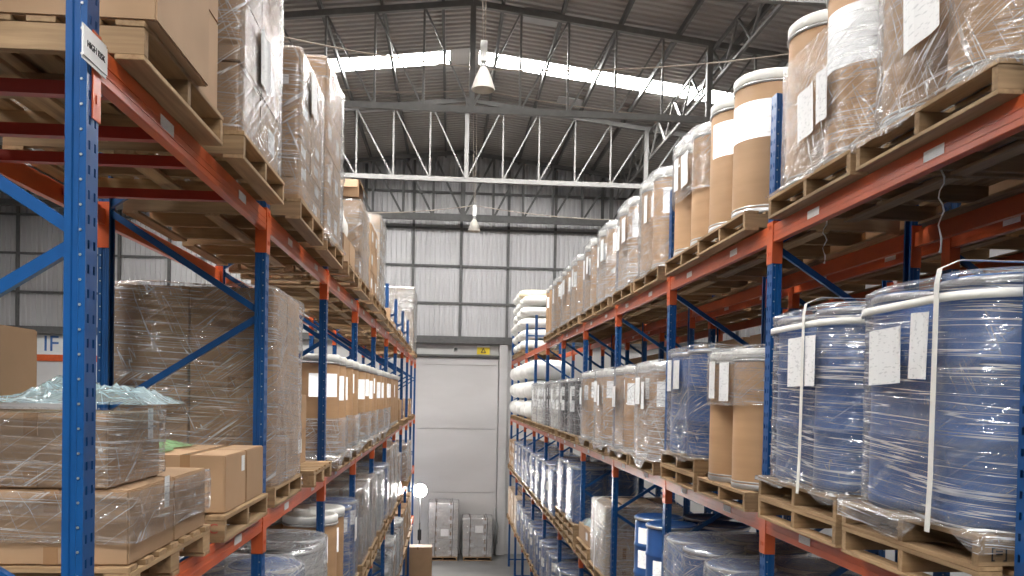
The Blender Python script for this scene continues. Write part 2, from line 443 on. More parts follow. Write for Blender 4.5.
# banner far away on the back wall, seen through the first rack
t = thing('wall_banner', 'white banner with large blue letters on the far wall beyond the first upright', 'banner', (-14.55, YW - .02, 8.0))
mb = MB(); mb.box(-2.4, 1.6, -.02, 0, -.75, .24); link('banner_sheet', mb.mesh('banner_sheet', ['white']), t)
text('lettering', 'IF', .84, 'sign_blue', t, (-.55, -.025, -.11), (PI / 2, 0, 0), .004)
mb = MB(); mb.box(-2.4, 1.6, -.026, -.0205, -.75, -.50); link('orange_stripe', mb.mesh('orange_stripe', ['orange']), t)

# pendant lamps
def pendant(x, y, label):
    zb = H + 5.42
    t = thing('pendant_lamp', label, 'lamp', (x, y, zb), 0, 'pendant lamps over the aisle')
    sh = MB(); sh.lathe([(.205, 0), (.212, .012), (.15, .20), (.095, .33), (.055, .40)], 32, cap0=False, cap1=False)
    sh.lathe([(.052, .395), (.09, .325), (.145, .20), (.200, .012)], 32, cap0=False, cap1=False)
    sh.lathe([(.205, 0), (.200, .012)], 32, cap0=False, cap1=False)
    link('lamp_shade', sh.mesh('lamp_shade', ['shade']), t)
    b = MB(); b.lathe([(.02, .12), (.05, .16), (.055, .24), (.03, .34)], 20); link('bulb', b.mesh('bulb', ['white']), t)
    b = MB(); b.lathe([(.056, .40), (.06, .44), (.045, .47)], 20); link('collar', b.mesh('collar', ['steel']), t)
    b = MB(); b.box(-.06, .06, -.06, .06, .50, .86); b.box(-.02, .02, -.02, .02, .465, .505); link('ballast_housing', b.mesh('ballast_housing', ['white'], .006), t)
    b = MB(); top = roofz(x) - zb - .03
    b.tube([(-.02, 0, .86), (-.10, 0, top)], .008, 6); b.tube([(.02, 0, .86), (.02, 0, top)], .008, 6)
    link('suspension_wire', b.mesh('suspension_wire', ['rope']), t)
pendant(.50, 15.25, 'white cone pendant lamp hanging in front of the bright roof strip')
pendant(.72, 28.4, 'small white pendant lamp hanging before the corrugated back wall')

def cable(pts, r, label):
    mb = MB(); P = []
    for (a, b) in zip(pts[:-1], pts[1:]):
        a, b = Vector(a), Vector(b)
        for i in range(12):
            t = i / 12; p = a.lerp(b, t); p.z -= .22 * 4 * t * (1 - t) * (a - b).length / 9; P.append(p)
    P.append(Vector(pts[-1]))
    mb.tube(P, r, 6); o = link('hanging_cable', mb.mesh('hanging_cable', ['rope'])); tag(o, label, 'cable', 'cables strung under the roof')
cable([(-4.6, 15.6, 12.95), (.28, 15.6, 12.25)], .014, 'slack cable sloping down from the carton side to the first pendant lamp')
cable([(.45, 15.6, 12.22), (6.6, 15.6, 12.85)], .014, 'slack cable rising from the first pendant lamp towards the drum side')
cable([(-4.0, 20.6, 13.55), (.6, 20.6, 13.62), (8.0, 20.6, 13.2)], .014, 'thin cable sagging just under the bright roof strip')
cable([(-4.0, 28.6, 12.25), (.72, 28.6, 12.62), (7.0, 28.6, 12.35)], .014, 'thin cable holding the small far pendant lamp')

# ------------------------------------------------------------------ racks
LEV = {'L': {1: 1.84, 2: 3.66, 3: 5.48, 4: 7.49}, 'R': {1: 1.84, 2: 3.66, 3: 5.48, 4: 7.54}, 'B': {1: 1.84, 2: 3.66, 3: 5.48, 4: 7.54}}
FRONT = {'L': -1.234, 'R': 2.256, 'B': 3.56}
SGN = {'L': -1, 'R': 1, 'B': 1}           # direction from aisle into the rack
YF = {'L': 2.975, 'R': 3.07, 'B': 3.07}
BAY = 2.8; PW, PD, DEP, POST = .098, .070, 1.08, 8.46

def post_mesh(sg):
    """perforated upright; local x from 0 (aisle face) into the rack, y from 0 to PW"""
    mb = MB(); pitch = .084; n = int(POST / pitch)
    ys = [0, .018, .034, .064, .080, PW]
    def grid(zs, skip, fx):
        b = len(mb.v)
        for z in zs:
            for y in ys: mb.v.append((fx * sg, y, z))
        for i in range(len(zs) - 1):
            for j in range(5):
                if (i, j) in skip: continue
                a = b + i * 6 + j
                mb.face((a, a + 1, a + 7, a + 6))
    zs = [0]; skip = set(); t = True
    for k_ in range(n):
        z = .05 + k_ * pitch
        if z + .05 > POST: break
        # two rows of slots side by side
        i = len(zs); zs += [z, z + .030]
        skip.add((i, 1)); skip.add((i, 3))
    zs.append(POST)
    grid(zs, skip, 0.0)
    # side walls with a shallow groove, returns at the back, inner back face dark gap
    for y, s_ in ((0, 1), (PW, -1)):
        prof = [(0, y), (.022, y), (.026, y + .006 * s_), (.044, y + .006 * s_), (.048, y), (PD, y), (PD, y + .022 * s_)]
        b = len(mb.v)
        for x, yy in prof: mb.v += [(x * sg, yy, 0), (x * sg, yy, POST)]
        for i in range(len(prof) - 1):
            mb.face((b + 2 * i, b + 2 * i + 2, b + 2 * i + 3, b + 2 * i + 1))
    mb.box(min(-.004 * sg, .085 * sg), max(-.004 * sg, .085 * sg), -.02, PW + .02, 0.001, .008)
    # bolts
    k_ = 0
    while .11 + k_ * .084 < POST - .05:
        z = .11 + k_ * .084
        b = len(mb.v); cx = .016 * sg
        for yy in (-.004, 0.0005):
            for q in range(6):
                mb.v.append((cx + .0048 * math.cos(q * PI / 3), yy, z + .0048 * math.sin(q * PI / 3)))
        mb.face([b + q for q in range(6)], 1)
        for q in range(6): mb.face((b + q, b + (q + 1) % 6, b + 6 + (q + 1) % 6, b + 6 + q), 1)
        k_ += 1
    return mb.mesh('post', ['blue', 'steel'])
PMESH = {'in': post_mesh(1), 'out': post_mesh(-1)}

def beam_mesh(length, mat):
    """stepped box beam, local origin at top aisle edge, runs along +y; x into the rack is +"""
    mb = MB(); h = .125
    prof = [(0, 0), (.018, 0), (.018, -.024), (.046, -.024), (.046, -h), (.004, -h), (0, -h + .004)]
    # outline seen in section (x, z)
    b = len(mb.v); n = len(prof)
    for y in (0, length): mb.v += [(x, y, z) for x, z in prof]
    for i in range(n): mb.face((b + i, b + (i + 1) % n, b + n + (i + 1) % n, b + n + i))
    mb.face([b + i for i in reversed(range(n))]); mb.face([b + n + i for i in range(n)])
    for z in (-.050, -.085): mb.box(-.0025, .0005, 0, length, z - .007, z + .007)
    return mb.mesh('beam', [mat])
def conn_mesh(mat):
    mb = MB(); mb.box(-.006, .070, .0005, .006, -.275, .025); mb.box(-.006, -.001, -.062, .006, -.275, .025)
    mb.box(-.010, -.006, -.040, -.028, -.03, .0); mb.box(-.010, -.006, -.040, -.028, -.22, -.19)
    return mb.mesh('connector', [mat], .0015)
def flipx(me, name):
    m2 = me.copy(); m2.name = name
    for v in m2.vertices: v.co.x = -v.co.x
    m2.flip_normals(); return m2
def flipy(me, name):
    m2 = me.copy(); m2.name = name
    for v in m2.vertices: v.co.y = -v.co.y
    m2.flip_normals(); return m2
BL = BAY - PW
def ensure(mat):
    a = beam_mesh(BL, mat); c = conn_mesh(mat)
    return {('b', 1): a, ('b', -1): flipx(a, 'beam'), ('c', 1, 0): c, ('c', -1, 0): flipx(c, 'connector'),
            ('c', 1, 1): flipy(c, 'connector'), ('c', -1, 1): flipx(flipy(c, 'connector'), 'connector')}
BM = {'L': ensure('orange'), 'R': ensure('worn_orange')}
BM['B'] = BM['R']

mb = MB(); mb.box(-.0045, -.003, 0, .17, -.02, .03)
mb.uv = {i: [(0, 0), (1, 0), (1, 1), (0, 1)] for i in range(6)}
STICK = {1: mb.mesh('beam_label', ['paper'])}; STICK[-1] = flipx(STICK[1], 'beam_label')

def rack(side, label, nb, levels, node):
    sg = SGN[side]; fx = FRONT[side]
    root = thing('pallet_rack', label, 'pallet rack', (fx, YF[side], 0))
    for k_ in range(nb + 1):
        fr = link('upright_frame', None, root, (0, k_ * BAY + (.05 if side == 'R' and k_ == 0 else 0), 0)); fr.empty_display_size = .1
        link('post', PMESH['in' if sg > 0 else 'out'], fr, (0, 0, 0))
        link('post', PMESH['out' if sg > 0 else 'in'], fr, (sg * DEP, 0, 0))
        z = node - 1.34 * 4; up = True
        while z + .67 < POST - .1:
            if z > .1:
                a, b = ((sg * .035, .049, z + .01), (sg * (DEP - .035), .049, z + .66))
                if not up: a, b = ((sg * (DEP - .035), .049, z + .01), (sg * .035, .049, z + .66))
                m_ = MB(); m_.bar(a, b, .032, .042, up=(0, 0, 1)); link('brace', m_.mesh('brace', ['blue']), fr)
            z += .67; up = not up
        for zz in (.25, 8.1):
            m_ = MB(); m_.bar((sg * .035, .049, zz), (sg * (DEP - .035), .049, zz), .032, .042); link('brace', m_.mesh('brace', ['blue']), fr)
    d = BM[side]
    for lv in levels:
        z = LEV[side][lv]
        for k_ in range(nb):
            for rear in (0, 1):
                s2 = sg * (1 if not rear else -1)
                x = 0 if not rear else sg * DEP
                be = link('beam', d[('b', s2)], root, (x, PW + k_ * BAY, z))
                link('connector', d[('c', s2, 0)], be, (0, 0, 0))
                link('connector', d[('c', s2, 1)], be, (0, BL, 0))
                if not rear and k_ < 6:
                    link('beam_label', STICK[s2], be, (0, .62 + .03 * (k_ % 3), -.066))
                    if lv >= 3: link('beam_label', STICK[s2], be, (0, 1.95 - .04 * (k_ % 2), -.066))
            if side == 'L' and lv == 4:
                for yo in ((.40, .96, 1.42, 2.16) if k_ == 0 else ()):
                    m_ = MB(); xa, xb = sorted((sg * .05, sg * (DEP - .05)))
                    yy = k_ * BAY + yo
                    m_.box(xa, xb, yy, yy + .05, z - .078, z - .026); link('cross_bar', m_.mesh('cross_bar', ['red']), root)
    return root
rl = rack('L', 'blue and orange pallet rack loaded with cardboard cartons, at the left of the aisle', 10, (1, 2, 3, 4), 6.81)
rr = rack('R', 'blue and orange pallet rack loaded with drums, at the right of the aisle', 10, (1, 2, 3, 4), 7.40)
rb = rack('B', 'shadowed pallet rack standing back to back behind the drum rack', 6, (2, 3, 4), 7.40)

# sign on the first upright
t = thing('rack_sign', 'white high risk sign plate on the first upright of the left rack', 'sign', (FRONT['L'] + .016, YF['L'] - .015, 7.435))
mb = MB(); mb.box(0, .004, -.06, .135, -.046, .046); mb.box(-.002, .0, -.06, .135, -.058, .058); link('plate', mb.mesh('plate', ['white']), t)
text('lettering', 'HIGH RISK', .031, 'ink', t, (.0048, .04, 0), (PI / 2, 0, PI / 2))

# ------------------------------------------------------------------ pallets
def pallet_meshes(wx, wy, kind):
    """wx deep (x), wy wide (y), height .14, origin at base centre"""
    hx, hy = wx / 2, wy / 2; h = .142
    rnd = random.Random(hash((round(wx, 2), round(wy, 2), kind)) & 255)
    parts = []
    if kind == 'stringer':      # stringers run front to back, boards run along the aisle
        mb = MB(); n = 8; w = .105
        for i in range(n):
            c = -hx + w / 2 + (wx - w) * i / (n - 1)
            mb.box(c - w / 2, c + w / 2, -hy, hy - rnd.uniform(0, .006), h - .022, h)
        parts.append(('top_deck', mb.mesh('top_deck', ['wood_y'], .002)))
        for c in (-hy + .025, 0, hy - .025):
            mb = MB(); mb.box(-hx + .003, hx - .003, c - .022, c + .022, .0205, h - .0222); parts.append(('stringer', mb.mesh('stringer', ['wood_x'], .002), c))
        mb = MB()
        for c in (-hx + .055, 0, hx - .055): mb.box(c - .052, c + .052, -hy, hy, 0, .020)
        parts.append(('bottom_deck', mb.mesh('bottom_deck', ['wood_y'], .002)))
    else:                        # block pallet: boards run front to back, their ends show along the aisle
        mb = MB(); n = 7; w = .10
        for i in range(n):
            c = -hy + w / 2 + (wy - w) * i / (n - 1)
            mb.box(-hx, hx - rnd.uniform(0, .01), c - w / 2, c + w / 2, h - .021, h)
        parts.append(('top_deck', mb.mesh('top_deck', ['wood_x'], .002)))
        mb = MB()
        for c in (-hx + .05, 0, hx - .05): mb.box(c - .048, c + .048, -hy, hy, h - .042, h - .0212)
        parts.append(('cross_deck', mb.mesh('cross_deck', ['wood_y'], .002)))
        for cx in (-hx + .05, 0, hx - .05):
            for cy in (-hy + .06, 0, hy - .06):
                mb = MB(); mb.box(cx - .046, cx + .046, cy - .06, cy + .06, .0205, h - .0422); parts.append(('block', mb.mesh('block', ['wood_y'], .002), cy))
        mb = MB()
        for c in (-hy + .06, 0, hy - .06): mb.box(-hx, hx, c - .05, c + .05, 0, .020)
        parts.append(('bottom_deck', mb.mesh('bottom_deck', ['wood_x'], .002)))
    return parts
PH = .142
PAL = {('L', 's'): pallet_meshes(1.2, 1.08, 'stringer'), ('L', 'b'): pallet_meshes(1.2, 1.08, 'block'),
       ('R', 's'): pallet_meshes(1.18, 1.20, 'stringer'), ('R', 'b'): pallet_meshes(1.18, 1.20, 'block')}
PAL['B', 's'] = PAL['R', 's']; PAL['F', 's'] = PAL['R', 's']

ORD = ['first', 'second', 'third', 'fourth', 'fifth', 'sixth', 'seventh', 'eighth', 'ninth', 'tenth']
TIER = {1: 'lowest tier', 2: 'second tier', 3: 'third tier', 4: 'top tier'}
RK = {'L': 'left rack', 'R': 'right rack', 'B': 'rear rack'}
SLOT = ['near', 'far']
SLOTY = {'L': (.77, 2.06), 'R': (.75, 2.06), 'B': (.75, 2.06)}
CX = {'L': -1.13 - .60, 'R': 2.157 + .59, 'B': 3.56 - .03 + .59}

class Slot:
    def __init__(s, side, lv, bay, slot, dx=0, dy=0):
        s.side, s.lv, s.bay, s.slot = side, lv, bay, slot
        s.x = CX[side] + dx; s.y = YF[side] + bay * BAY + SLOTY[side][slot] + dy; s.z = LEV[side][lv] + .002
        s.sg = SGN[side]
    def where(s): return '%s slot, %s bay, %s, %s' % (SLOT[s.slot], ORD[s.bay], TIER[s.lv], RK[s.side])
    def short(s): return '%s slot, %s bay, %s, %s' % (SLOT[s.slot], ORD[s.bay], TIER[s.lv], RK[s.side])

def pallets(sl, n=1, kind='s', stamp=None, jitter=True):
    rnd = random.Random(sl.bay * 31 + sl.lv * 7 + sl.slot + ord(sl.side))
    for i in range(n):
        what = 'wooden pallet' if n == 1 else ('upper wooden pallet of a pile' if i == n - 1 else ('lowest wooden pallet of a pile' if i == 0 else 'middle wooden pallet of a pile'))
        dx = rnd.uniform(-.003, .003) if jitter else 0; dy = rnd.uniform(-.003, .003) if jitter else 0
        t = thing('pallet', what + ', ' + sl.where(), 'pallet', (sl.x + dx, sl.y + dy, sl.z + i * (PH + .001)), 0, 'wooden pallets on the ' + RK[sl.side])
        for p in PAL[sl.side, kind]: 
            c = link(p[0], p[1], t)
        if stamp and i < len(stamp) and stamp[i]:
            s_, m_, sz = stamp[i]
            wy = 1.08 if sl.side == 'L' else 1.20
            ax = -sl.sg * (.535 if kind == 'b' else .47)
            text('stencil', s_, sz, m_, t, (ax, -wy / 2 - .0005, .073), (PI / 2, 0, 0), .0006)
    sl.top = sl.z + n * (PH + .001) + .001
    return sl

# ------------------------------------------------------------------ drums
DR = .282
def curved_label(r, a0, a1, z0, z1, seg=10):
    mb = MB()
    for i in range(seg + 1):
        t = a0 + (a1 - a0) * i / seg
        for rr in (r, r + .0015):
            for z in (z0, z1): mb.v.append((rr * math.cos(t), rr * math.sin(t), z))
    for i in range(seg):
        a = i * 4; b = a + 4
        uv = [(i / seg, 0), ((i + 1) / seg, 0), ((i + 1) / seg, 1), (i / seg, 1)]
        mb.face((a + 2, b + 2, b + 3, a + 3), 0, True, uv)
        mb.face((a + 1, a, b, b + 1), 0, False, uv)
        mb.face((a + 3, b + 3, b + 1, a + 1), 0, False, uv); mb.face((a, b, b + 2, a + 2)[::-1], 0, False, uv)
    return mb.mesh('paper_label', ['paper'])
FH = 1.06
def fibre_parts():
    r = DR; h = FH
    b = MB(); b.lathe([(r - .006, .002), (r - .004, .03), (r - .004, h - .06), (r - .006, h - .05)], 48)
    k1 = MB(); k1.lathe([(r - .002, 0), (r, .004), (r, .035), (r - .004, .042)], 48, cap1=False); k1.lathe([(r - .003, .050), (r + .001, .056), (r - .003, .062)], 48, cap0=False, cap1=False)
    lid = MB(); lid.lathe([(r - .002, h - .078), (r + .004, h - .072), (r + .004, h - .012), (r - .01, h), (r - .05, h + .002), (r - .06, h - .012), (.02, h - .010)], 48)
    ring = MB(); ring.lathe([(r + .0005, h - .100), (r + .008, h - .094), (r + .009, h - .084), (r + .0005, h - .079)], 48, cap0=False, cap1=False)
    return [('body', b.mesh('body', ['fibre'])), ('bottom_ring', k1.mesh('bottom_ring', ['steel'])), ('lid', lid.mesh('lid', ['strap'])), ('clamp_ring', ring.mesh('clamp_ring', ['steel']))]
BH = .98
def plastic_parts(mat, lidmat):
    r = DR; h = BH
    b = MB(); b.lathe([(r - .03, 0), (r - .008, .018), (r - .004, .05), (r - .010, .06), (r - .010, .30), (r - .001, .315), (r - .001, .34), (r - .010, .355), (r - .010, .62), (r - .001, .635), (r - .001, .66), (r - .010, .675), (r - .010, .90), (r - .020, .93), (r - .020, h - .045)], 48)
    lid = MB(); lid.lathe([(r - .022, h - .044), (r - .006, h - .042), (r - .006, h - .006), (r - .018, h), (r - .035, h), (r - .045, h - .02), (.02, h - .018)], 48)
    ring = MB(); ring.lathe([(r - .005, h - .040), (r + .003, h - .034), (r + .003, h - .014), (r - .005, h - .008)], 48, cap0=False, cap1=False)
    return [('body', b.mesh('body', [mat])), ('lid', lid.mesh('lid', [lidmat])), ('clamp_ring', ring.mesh('clamp_ring', ['steel']))]
DRUM = {'fibre': fibre_parts(), 'blue': plastic_parts('bplastic', 'bplastic'), 'black': plastic_parts('kplastic', 'kplastic'), 'pale': plastic_parts('wplastic', 'kplastic')}
DLAB = {'fibre': [curved_label(DR - .0035, -.62, .62, .62, .86), curved_label(DR - .0035, -.38, .30, .58, .85), curved_label(DR - .0035, -.25, .25, .66, .90)],
        'blue': [curved_label(DR - .0095, -.45, .45, .68, .86), curved_label(DR - .0095, -.45, .45, .40, .60)]}
DLAB['black'] = DLAB['pale'] = DLAB['blue']
DNAME = {'fibre': ('fibre_drum', 'brown fibre drum', FH), 'blue': ('plastic_drum', 'blue plastic drum', BH), 'black': ('plastic_drum', 'black plastic drum', BH), 'pale': ('plastic_drum', 'off-white plastic drum', BH)}
CORN = {(0, 0): 'front near corner', (0, 1): 'front far corner', (1, 0): 'rear near corner', (1, 1): 'rear far corner'}

def drums(sl, kind, which=((0, 0), (0, 1), (1, 0), (1, 1)), lab=.8, look=None, ang=None, zs=1.0):
    nm, lk, h = DNAME[kind]
    if look: lk = look
    rnd = random.Random(sl.bay * 17 + sl.lv * 5 + sl.slot + ord(sl.side) * 3)
    p = .292
    for (i, j) in which:
        x = sl.x + (-p if i == 0 else p) * sl.sg; y = sl.y + (-p if j == 0 else p)
        t = thing(nm, '%s, %s of %s' % (lk, CORN[i, j], sl.short()), 'drum', (x, y, sl.top), 0, '%ss on the %s' % (lk.split(',')[0], RK[sl.side]))
        for q in DRUM[kind]: link(q[0], q[1], t)
        t.scale = (1, 1, zs)
        if rnd.random() < lab and i == 0:
            a = (PI + .75 if sl.sg > 0 else -.75) if ang is None else ang
            c = link('paper_label', rnd.choice(DLAB[kind]), t, (0, 0, 0), a + rnd.uniform(-.3, .3))
            if kind != 'fibre' and rnd.random() < .5: c.data = DLAB[kind][0]; link('paper_label', DLAB[kind][1], t, (0, 0, 0), c.rotation_euler[2])
    sl.h = h * zs
    return sl

# ------------------------------------------------------------------ stretch film
def rrect(hx, hy, r, n):
    """n points round a rounded rectangle, evenly by length: (x, y, nx, ny, s)"""
    r = min(r, hx, hy)
    lx, ly, q = 2 * (hx - r), 2 * (hy - r), PI * r / 2
    tot = 2 * lx + 2 * ly + 4 * q; out = []
    segs = [('l', lx, (-hx + r, -hy), (1, 0), (0, -1)), ('a', q, (hx - r, -hy + r), -PI / 2), ('l', ly, (hx, -hy + r), (0, 1), (1, 0)), ('a', q, (hx - r, hy - r), 0),
            ('l', lx, (hx - r, hy), (-1, 0), (0, 1)), ('a', q, (-hx + r, hy - r), PI / 2), ('l', ly, (-hx, hy - r), (0, -1), (-1, 0)), ('a', q, (-hx + r, -hy + r), PI)]
    for k_ in range(n):
        d = tot * k_ / n
        s0 = d
        for g in segs:
            if d <= g[1] + 1e-9: break
            d -= g[1]
        if g[0] == 'l': out.append((g[2][0] + g[3][0] * d, g[2][1] + g[3][1] * d, g[4][0], g[4][1], s0))
        else:
            t = g[3] + d / r; out.append((g[2][0] + r * math.cos(t), g[2][1] + r * math.sin(t), math.cos(t), math.sin(t), s0))
    return out, tot
FILM = {}
def film_mesh(wx, wy, h, r, z0, top, mat, seed, skirt=None, n=96, rows=26, amp=.016):
    key = (round(wx, 3), round(wy, 3), round(h, 3), r, z0, top, mat, seed, skirt, n)
    if key in FILM: return FILM[key]
    c = .008
    pts, tot = rrect(wx / 2 + c, wy / 2 + c, r + c, n)
    mb = MB(); off = Vector((seed * 7.3, seed * 3.1, seed * 1.7))
    ring = []
    def disp(x, y, z):
        a = noise.noise(Vector((x * 2.2, y * 2.2, z * 9)) + off); b = noise.noise(Vector((x * 6, y * 6, z * 3)) + off * 2)
        return amp * min(1.0, abs(a) * 1.1 + abs(b) * .6)
    zs = [z0 + (h - z0) * i / rows for i in range(rows + 1)]
    rowsdat = []
    if skirt:
        sx, sy, drop = skirt
        spts, stot = rrect(sx / 2 + .018, sy / 2 + .018, .03, n)
        for f in (1.0, .55, 0.0):
            row = []
            for (x, y, nx, ny, s0) in spts:
                e = noise.noise(Vector((x * 2.5, y * 2.5, 0)) + off)
                dz = -drop * f * max(0.05, min(1.25, .5 + e * 1.3))
                ox, oy = x, y
                k_ = .006 * (noise.noise(Vector((x * 12, y * 12, f * 3)) + off) + 1)
                row.append((ox + nx * k_, oy + ny * k_, dz + .006, s0, dz))
            rowsdat.append(row)
    for i, z in enumerate(zs):
        row = []
        for (x, y, nx, ny, s0) in pts:
            zz = z
            if i == 0: zz = z + .05 * max(0, noise.noise(Vector((x * 3, y * 3, 1)) + off)) + .004
            d = disp(x, y, zz)
            row.append((x + nx * d, y + ny * d, zz, s0, zz))
        rowsdat.append(row)
    # over the top edge
    ins = {'edge': (.03, .09, .15), 'full': (.03, .12, .24, .36, .48, .60), 'none': ()}[top]
    mn = min(wx, wy) / 2
    for q, dd in enumerate(ins):
        row = []
        for (x, y, nx, ny, s0) in pts:
            f = max(0.001, 1 - dd / (mn + .02)) if top == 'edge' else max(.02, 1 - dd / .62)
            e = noise.noise(Vector((x * 4 * f, y * 4 * f, 5)) + off)
            zz = h + .012 + .016 * (e + 1) * (.5 if q == 0 else 1)
            if top == 'edge' and q == 2: zz += .02 * max(0, noise.noise(Vector((x * 7, y * 7, 9)) + off))
            row.append((x * f, y * f, zz, s0, h + dd))
        rowsdat.append(row)
    for row in rowsdat: mb.v += [(p[0], p[1], p[2]) for p in row]
    for i in range(len(rowsdat) - 1):
        for k_ in range(n):
            k2 = (k_ + 1) % n
            s0 = rowsdat[i][k_][3]; s1 = rowsdat[i][k2][3] if k2 else tot
            v0, v1 = rowsdat[i][k_][4], rowsdat[i + 1][k_][4]
            mb.face((i * n + k_, i * n + k2, (i + 1) * n + k2, (i + 1) * n + k_), 0, True, [(s0, v0), (s1, v0), (s1, v1), (s0, v1)])
    if top == 'full': mb.face([(len(rowsdat) - 1) * n + k_ for k_ in range(n)], 0, True, [(p[0], p[1]) for p in rowsdat[-1]])
    me = mb.mesh('stretch_film', [mat]); FILM[key] = me
    return me

def sheet_mesh(w, h):
    mb = MB(); n = 6
    for i in range(n + 1):
        y = -w / 2 + w * i / n; b = .006 * math.sin(i * 1.1)
        for x in (0, .0015):
            for z in (0, h): mb.v.append((x + b, y, z))
    for i in range(n):
        a = i * 4; b = a + 4; uv = [(i / n, 0), ((i + 1) / n, 0), ((i + 1) / n, 1), (i / n, 1)]
        mb.face((a + 2, b + 2, b + 3, a + 3), 0, False, uv); mb.face((b, a, a + 1, b + 1), 0, False, uv)
        mb.face((a + 3, b + 3, b + 1, a + 1), 0, False, uv); mb.face((a, b, b + 2, a + 2), 0, False, uv)
    return mb.mesh('packing_list', ['paper'])
SHEETS = [sheet_mesh(.23, .30), sheet_mesh(.21, .27), sheet_mesh(.30, .27), sheet_mesh(.15, .30), sheet_mesh(.21, .22)]

def film(sl, desc, h=None, wx=1.17, wy=1.17, r=.28, z0=0.0, top='edge', mat='film', seed=None, skirt=None, n=96, rows=26, sheets=(), amp=.016, dx=0, dy=0, base=None):
    h = h if h is not None else sl.h
    seed = seed if seed is not None else (sl.bay * 2 + sl.slot) % 3
    me = film_mesh(wx, wy, h, r, z0, top, mat, seed, skirt, n, rows, amp)
    t = thing('stretch_film', '%s, %s' % (desc, sl.where()), 'plastic wrap', (sl.x + dx, sl.y + dy, base or sl.top), 0, 'clear film round the loads of the ' + RK[sl.side])
    link('wrap', me, t)
    for (face, along, z, k_, rz) in sheets:       # paper sheets stuck to the aisle face ('a') or the near face ('n')
        if face == 'a':
            loc = (-sl.sg * (wx / 2 + .012 + amp + .006), along, z); rot = PI if sl.sg > 0 else 0
        else:
            loc = (along, -(wy / 2 + .012 + amp + .006), z); rot = -PI / 2
        o = link('packing_list', SHEETS[k_], t, loc); o.rotation_euler = (rz, 0, rot)
    return t

def strap(sl, kind, pos, label, wx=1.17, wy=1.17, r=.28, h=1.0):
    mb = MB(); w = .019
    c = .030 if kind == 'ring' else .042
    if kind == 'ring':
        pts, tot = rrect(wx / 2 + c, wy / 2 + c, r + c, 96); n = 96
        for (x, y, nx, ny, s0) in pts:
            for k_, z in ((0, -w), (.002, -w), (.002, w), (0, w)): mb.v.append((x + nx * k_, y + ny * k_, pos + z + .012 * math.sin(x * 3)))
        for i in range(n):
            j = (i + 1) % n
            for a in range(4): mb.face((i * 4 + a, j * 4 + a, j * 4 + (a + 1) % 4, i * 4 + (a + 1) % 4), 0, True)
    else:
        P = [(-wx / 2 - c - .012, -.03), (-wx / 2 - c - .004, .2), (-wx / 2 - c, h - .03), (-wx / 2 - c + .012, h + .035), (-wx / 2 + .06, h + .075), (wx / 2 - .06, h + .075), (wx / 2 + c - .012, h + .035), (wx / 2 + c, h - .03), (wx / 2 + c, -.02)]
        P = [(x * sl.sg, z) for x, z in P]
        for (x, z) in P:
            for dx, dz in ((0, 0), (.002, .002)):
                for yy in (-w, w): mb.v.append((x + math.copysign(dx, x), pos + yy, z + dz))
        for i in range(len(P) - 1):
            a, b = i * 4, i * 4 + 4
            mb.face((a, a + 1, b + 1, b)); mb.face((a + 2, b + 2, b + 3, a + 3)); mb.face((a, b, b + 2, a + 2)); mb.face((a + 1, a + 3, b + 3, b + 1))
    o = link('strapping_band', mb.mesh('strapping_band', ['strap']), None, (sl.x, sl.y, sl.top))
    tag(o, label, 'strap', 'white straps on the drum pallets')

# ------------------------------------------------------------------ cartons
CM = {}
def carton_meshes(a, b, c, mat):
    key = (round(a, 3), round(b, 3), round(c, 3), mat)
    if key in CM: return CM[key]
    mb = MB(); mb.box(-a / 2, a / 2, -b / 2, b / 2, 0, c); body = mb.mesh('body', [mat], .006)
    t = MB()
    t.box(-.026, .026, -b / 2 - .0012, b / 2 + .0012, c + .0002, c + .0014)
    t.box(-.026, .026, -b / 2 - .0016, -b / 2 - .0002, c - .085, c + .0014); t.box(-.026, .026, b / 2 + .0002, b / 2 + .0016, c - .085, c + .0014)
    t.box(-.026, .026, -b / 2 - .0016, -b / 2 - .0002, .004, .07)
    tape = t.mesh('tape', ['tape'])
    CM[key] = (body, tape); return CM[key]
LABM = {}
def flat_label(w, h):
    k_ = (w, h)
    if k_ not in LABM:
        mb = MB(); mb.box(0, .0012, -w / 2, w / 2, 0, h); mb.uv = {i: [(0, 0), (1, 0), (1, 1), (0, 1)] for i in range(6)}
        LABM[k_] = mb.mesh('shipping_label', ['paper'])
    return LABM[k_]

def carton(label, x, y, z, a, b, c, rz=0, mat='card', labels=(), group=None, marks=()):
    """a deep (x), b wide (y), c high; labels: (face, along, z, w, h)"""
    t = thing('cardboard_carton', label, 'carton', (x, y, z), rz, group)
    body, tape = carton_meshes(a, b, c, mat)
    link('body', body, t); link('tape', tape, t)
    for (f, al, zz, w, h) in labels:
        if f == '+x': o = link('shipping_label', flat_label(w, h), t, (a / 2 + .0004, al, zz))
        if f == '-x': o = link('shipping_label', flat_label(w, h), t, (-a / 2 - .0004, al, zz), PI)
        if f == '-y': o = link('shipping_label', flat_label(w, h), t, (al, -b / 2 - .0004, zz), -PI / 2)
    for (f, al, zz, s_, sz, mt) in marks:
        if f == '-y': text('printed_mark', s_, sz, mt, t, (al, -b / 2 - .0018, zz), (PI / 2, 0, 0), .0003)
        if f == '+x': text('printed_mark', s_, sz, mt, t, (a / 2 + .0003, al, zz), (PI / 2, 0, PI / 2), .0003)
        if f == '-x': text('printed_mark', s_, sz, mt, t, (-a / 2 - .0003, al, zz), (PI / 2, 0, -PI / 2), .0003)
    return t

